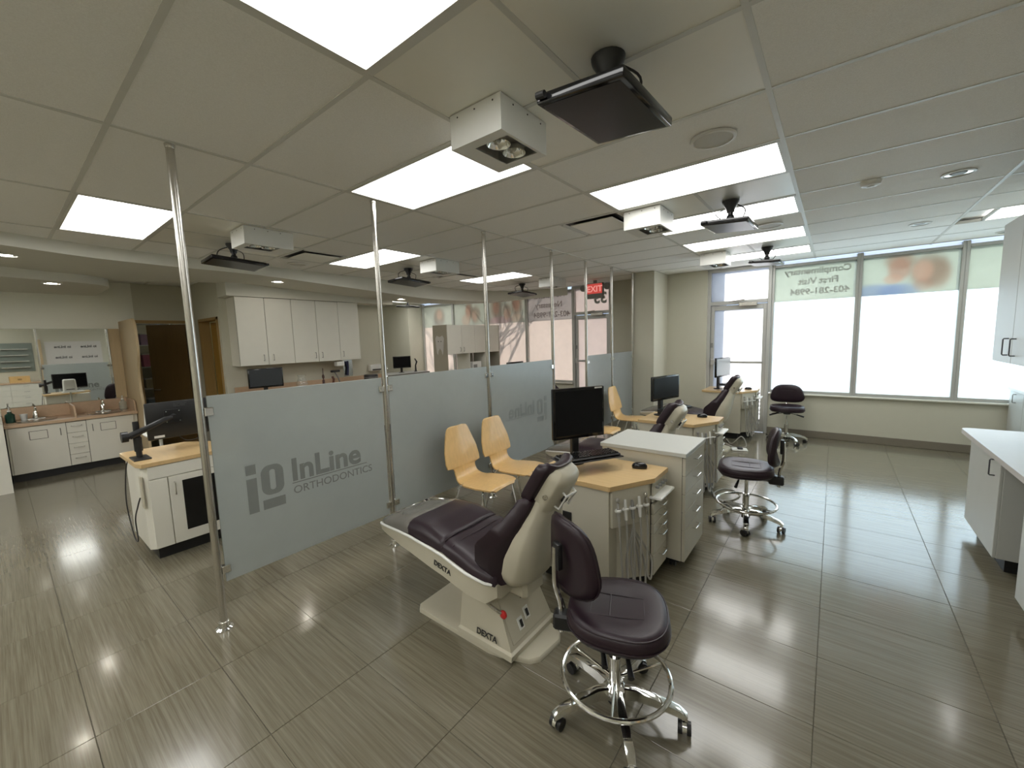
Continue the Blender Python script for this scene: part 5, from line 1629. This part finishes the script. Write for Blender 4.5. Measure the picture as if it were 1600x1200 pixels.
MB().box(-0.42, 0.02, 0.0, 1.66, 0.86, 0.90, 0.003).build('counter', M_LAMG, t, ang=0)
MB().box(-0.42, -0.02, 0.02, 1.64, 0.0, 0.86, 0.002).build('base', M_LAM, t, ang=0)
MB().box(-0.40, -0.02, 0.66, 0.68, 0.90, 1.40).build('divider', M_LAM, t, ang=0)
MB().box(-0.40, -0.02, 1.18, 1.20, 0.90, 1.40).build('divider', M_LAM, t, ang=0)
MB().box(-0.42, -0.41, 0.68, 1.18, 0.90, 1.40).build('back_board', M_WALLT, t, ang=0)
MB().box(-0.42, -0.41, 1.20, 1.64, 0.90, 1.40).build('back_board', M_WALLT, t, ang=0)
for k in range(4):
    cab_door(t, M_LAM, (-0.018, 0.0, 0.02 + 0.405 * k + 0.002, 0.02 + 0.405 * k + 0.403, 1.402, 2.003), (0.0, 0.02 + 0.405 * k + (0.35 if k % 2 == 0 else 0.05), 1.49), (0, 0, 1), (1, 0, 0), 0.08)
t = thing('tooth_poster', 'white paper tooth with a face on the taupe end panel', 'poster', (-6.41, 5.748, 1.45))
th = [(-0.12, 0.14), (-0.13, 0.28), (-0.09, 0.34), (0.0, 0.31), (0.09, 0.34), (0.13, 0.28), (0.11, 0.12), (0.09, -0.02), (0.07, -0.06), (0.045, 0.02), (0.0, 0.08), (-0.045, 0.02), (-0.07, -0.06), (-0.10, -0.02)]
MB().prism([(x, z) for x, z in th], 0, 0.002, Matrix(((1, 0, 0, 0), (0, 0, -1, 0), (0, 1, 0, 0), (0, 0, 0, 1)))).build('paper', M_BANNER, t, ang=0)
for x in (-0.04, 0.04):
    MB().cyl((x, -0.003, 0.22), (x, -0.002, 0.22), 0.012, n=10).build('eye', M_TEXT, t)
t = thing('paper_box', 'white tissue box in the open shelf of the far unit', 'box', (-6.35, 6.7, 0.90))
MB().box(-0.08, 0.08, -0.14, 0.14, 0, 0.30, 0.006).build('case', M_WHITE, t)
MB().box(0.08, 0.082, -0.12, 0.0, 0.16, 0.24).build('label_patch', M_GREYP, t)
t = thing('paper_stack', 'black and white paper tray in the right open shelf of the far unit', 'tray', (-6.4, 7.15, 0.90))
MB().box(-0.12, 0.12, -0.14, 0.14, 0, 0.06, 0.004).build('papers', M_WHITE, t)
MB().box(-0.13, 0.13, -0.15, 0.15, 0.06, 0.09, 0.004).build('tray', M_BLK, t)
bottle('dark pump bottle on the far unit beside the end panel', (-6.3, 5.95, 0.90), M_BLK, 0.13, 0.03)

# exit sign
t = thing('exit_sign', 'red EXIT sign with two lamp heads above the left glass door', 'exit sign', (-3.66, 7.30, CEIL))
MB().box(-0.03, 0.03, -0.02, 0.02, -0.05, 0).box(-0.17, 0.17, -0.03, 0.03, -0.34, -0.05, 0.006).build('case', M_GREYP, t)
MB().box(-0.155, 0.155, -0.033, -0.03, -0.25, -0.065).build('red_face', emit('exit_red', (0.75, 0.10, 0.08), 0.65), t)
put('lettering', text_mesh('EXIT', 0.16, emit('exit_letters', (0.95, 0.35, 0.30), 0.8), 0.002, 0.003, 'CENTER'), t, loc=(0, -0.0345, -0.215), rot=(PI / 2, 0, 0))
for s in (-1, 1):
    MB().tube([(s * 0.16, 0, -0.11), (s * 0.22, 0, -0.12)], 0.01, 8).lathe([(0.03, 0.05), (0.062, 0.0), (0.062, -0.03), (0.04, -0.035)], 18, Matrix.Translation((s * 0.25, 0, -0.13)) @ Matrix.Rotation(PI / 2 * -1, 4, 'X')).build('lamp_head', M_GREYP, t)

# ------------------------------------------------------------------ near left treatment cabinet (peninsula)
t = thing('island_cabinet', 'white island cabinet with maple top and black door opening behind first post', 'cabinet', (-4.15, 0.62, 0))
MB().prism([(-0.60, 0.0), (-0.03, 0.0), (0.0, 0.03), (0.0, 0.66), (-0.60, 0.66)], 0.10, 0.77).build('body', M_LAM, t, ang=20)
MB().prism([(-0.56, 0.05), (-0.04, 0.05), (-0.04, 0.62), (-0.56, 0.62)], 0.0, 0.10).build('toe_kick', M_KICK, t, ang=0)
tp = [(-0.64, 0.0), (-0.62, -0.03), (-0.05, -0.025), (0.025, 0.0), (0.025, 0.70), (-0.30, 0.70), (-0.64, 0.42)]
MB().prism(tp, 0.77, 0.80).build('top', M_MAPLE, t, ang=20)
MB().box(0.0, 0.018, 0.03, 0.655, 0.665, 0.765, 0.002).build('drawer_front', M_LAM, t)
MB().box(0.0, 0.018, 0.03, 0.145, 0.104, 0.66, 0.002).build('filler_panel', M_LAM, t)
d = MB().box(0.0, 0.018, 0.15, 0.655, 0.104, 0.66, 0.002).build('door', M_LAM, t)
MB().box(0.018, 0.0195, 0.235, 0.58, 0.19, 0.61).build('black_window', M_BLKG, d, 'black glass window')
u_handle(MB(), (0.018, 0.185, 0.56), (0, 0, 1), (1, 0, 0), 0.10).build('handle', M_STEEL, d)
MB().box(-0.06, 0.0, -0.012, 0.0, 0.45, 0.70, 0.003).build('cable_cover', M_SHELL, t)
t = thing('arm_monitor', 'black monitor on a jointed arm, back toward camera, on island cabinet', 'monitor', (-4.40, 0.66, 0.80))
MB().box(-0.07, 0.12, -0.055, 0.055, 0, 0.012, 0.004).build('clamp_plate', M_BLK, t)
MB().cyl((0, 0, 0.01), (0, 0, 0.30), 0.020, n=14).cyl((0, 0, 0.06), (0, 0, 0.17), 0.027, n=14).build('post', M_BLK, t)
MB().cyl((0.01, -0.095, 0.19), (0.01, -0.055, 0.19), 0.042, n=16).cyl((0.01, -0.06, 0.19), (0.01, -0.02, 0.19), 0.022, n=12).build('lower_joint', M_BLK, t)
MB().tube([(0.02, -0.05, 0.19), (0.02, 0.06, 0.235), (-0.02, 0.19, 0.285), (-0.06, 0.24, 0.29)], [0.028, 0.024, 0.022, 0.018], 10).build('arm', M_BLK, t)
MB().cyl((-0.13, 0.27, 0.29), (-0.05, 0.27, 0.29), 0.022, n=12).box(-0.145, -0.135, 0.21, 0.33, 0.23, 0.35, 0.002).build('swivel', M_BLK, t)
bz = MB().box(-0.18, -0.145, 0.09, 0.62, 0.10, 0.42, 0.01, seg=2).build('casing', M_BLK, t)
MB().box(-0.182, -0.1795, 0.105, 0.605, 0.125, 0.405).build('screen', M_SCREEN, bz, ang=0)
MB().box(-0.1445, -0.144, 0.13, 0.20, 0.115, 0.135).build('sticker', M_WHITE, bz, 'white label sticker', ang=0)
put('lettering', text_mesh('acer', 0.055, mat('dark_badge', (0.05, 0.05, 0.052), 0.4), 0.001, 0.002), bz, loc=(-0.1445, 0.28, 0.372), rot=(PI / 2, 0, PI / 2))
for y in (0.225, 0.315):
    for z in (0.245, 0.335):
        MB().cyl((-0.135, y, z), (-0.131, y, z), 0.005, n=8).build('screw', M_CHROME, bz)
MB().tube(smooth_path([(-0.16, 0.30, 0.10), (-0.17, 0.36, 0.05), (-0.17, 0.46, 0.06), (-0.16, 0.52, 0.11)], 5), 0.004, 6).build('cable', M_BLK, t)
tag(MB().tube(smooth_path([(-4.45, 0.62, 0.81), (-4.48, 0.585, 0.74), (-4.50, 0.56, 0.45), (-4.36, 0.56, 0.20), (-4.28, 0.57, 0.17), (-4.32, 0.575, 0.33), (-4.22, 0.585, 0.46), (-4.19, 0.60, 0.53)], 7), 0.005, 6).build('hanging_cable', M_BLK), 'black cable hanging in a loop from the island cabinet end', 'cable')
t = thing('model_scanner', 'white desktop device on a slim stand, seen in the mirror', 'scanner', (-5.2, 0.95, 0))
MB().lathe([(0.16, 0.0), (0.16, 0.012), (0.03, 0.025)], 24).cyl((0, 0, 0.02), (0, 0, 0.845), 0.014, n=10).build('stand', M_WHITE, t)
MB().box(-0.13, 0.11, -0.12, 0.20, 0.845, 0.865, 0.005).build('tray', M_WHITE, t)
MB().loft([[(x, y, 0.865 + z) for x, y in rrect(-0.07 * s, 0.07 * s, -0.10 * s, 0.10 * s, 0.03 * s)] for s, z in ((1.0, 0.0), (1.0, 0.08), (0.92, 0.24), (0.75, 0.255))]).build('case', M_WHITE, t)
MB().box(-0.074, -0.068, -0.06, 0.06, 0.905, 0.918).build('slot', M_KICK, t)
# right-hand side furniture that only the mirror shows
t = thing('drawer_cabinet', 'white drawer cabinet against the right wall, seen only in the mirror', 'cabinet', (0.98, -0.35, 0))
MB().box(0.018, 0.51, 0, 1.20, 0.10, 0.80, 0.002).build('body', M_LAM, t, ang=0)
MB().box(0.06, 0.51, 0.03, 1.17, 0, 0.10).build('toe_kick', M_KICK, t, ang=0)
MB().box(-0.02, 0.512, -0.01, 1.21, 0.80, 0.835, 0.004).build('top', M_PEACH, t)
for c in range(2):
    for r in range(4):
        d = MB().box(0.0, 0.018, 0.6 * c + 0.003, 0.6 * c + 0.597, 0.105 + 0.173 * r, 0.274 + 0.173 * r, 0.002).build('drawer', M_LAM, t)
        u_handle(MB(), (0.0, 0.6 * c + 0.3, 0.22 + 0.173 * r), (0, 1, 0), (-1, 0, 0), 0.11).build('handle', M_PULL, d)
t = thing('wooden_box', 'orange wooden box on the drawer cabinet, seen only in the mirror', 'box', (1.20, 0.45, 0.835))
MB().box(-0.12, 0.12, -0.2, 0.2, 0, 0.19, 0.004).build('case', M_PLY, t)
MB().box(-0.123, -0.12, -0.04, 0.04, 0.07, 0.12, 0.001).build('label_plate', M_DOORT, t)
tag(MB().box(1.42, 1.495, 0.90, 0.98, 0.0, 2.1, 0.003).build('maple_post_panel', M_MAPLE2, ang=20), 'maple upright beside the logo banner, seen only in the mirror', 'wall panel')
t = thing('wall_board', 'grey-green board above the drawer cabinet, seen only in the mirror', 'board', (1.49, -0.3, 1.15))
MB().box(-0.012, 0.0, 0, 1.1, 0, 0.85, 0.002).build('panel', mat('slate_board', (0.20, 0.23, 0.21), 0.3), t)
for r in range(4):
    MB().box(-0.13, -0.012, 0.45, 1.0, 0.12 + 0.18 * r, 0.135 + 0.18 * r, 0.002).build('ledge', M_LAM, t)
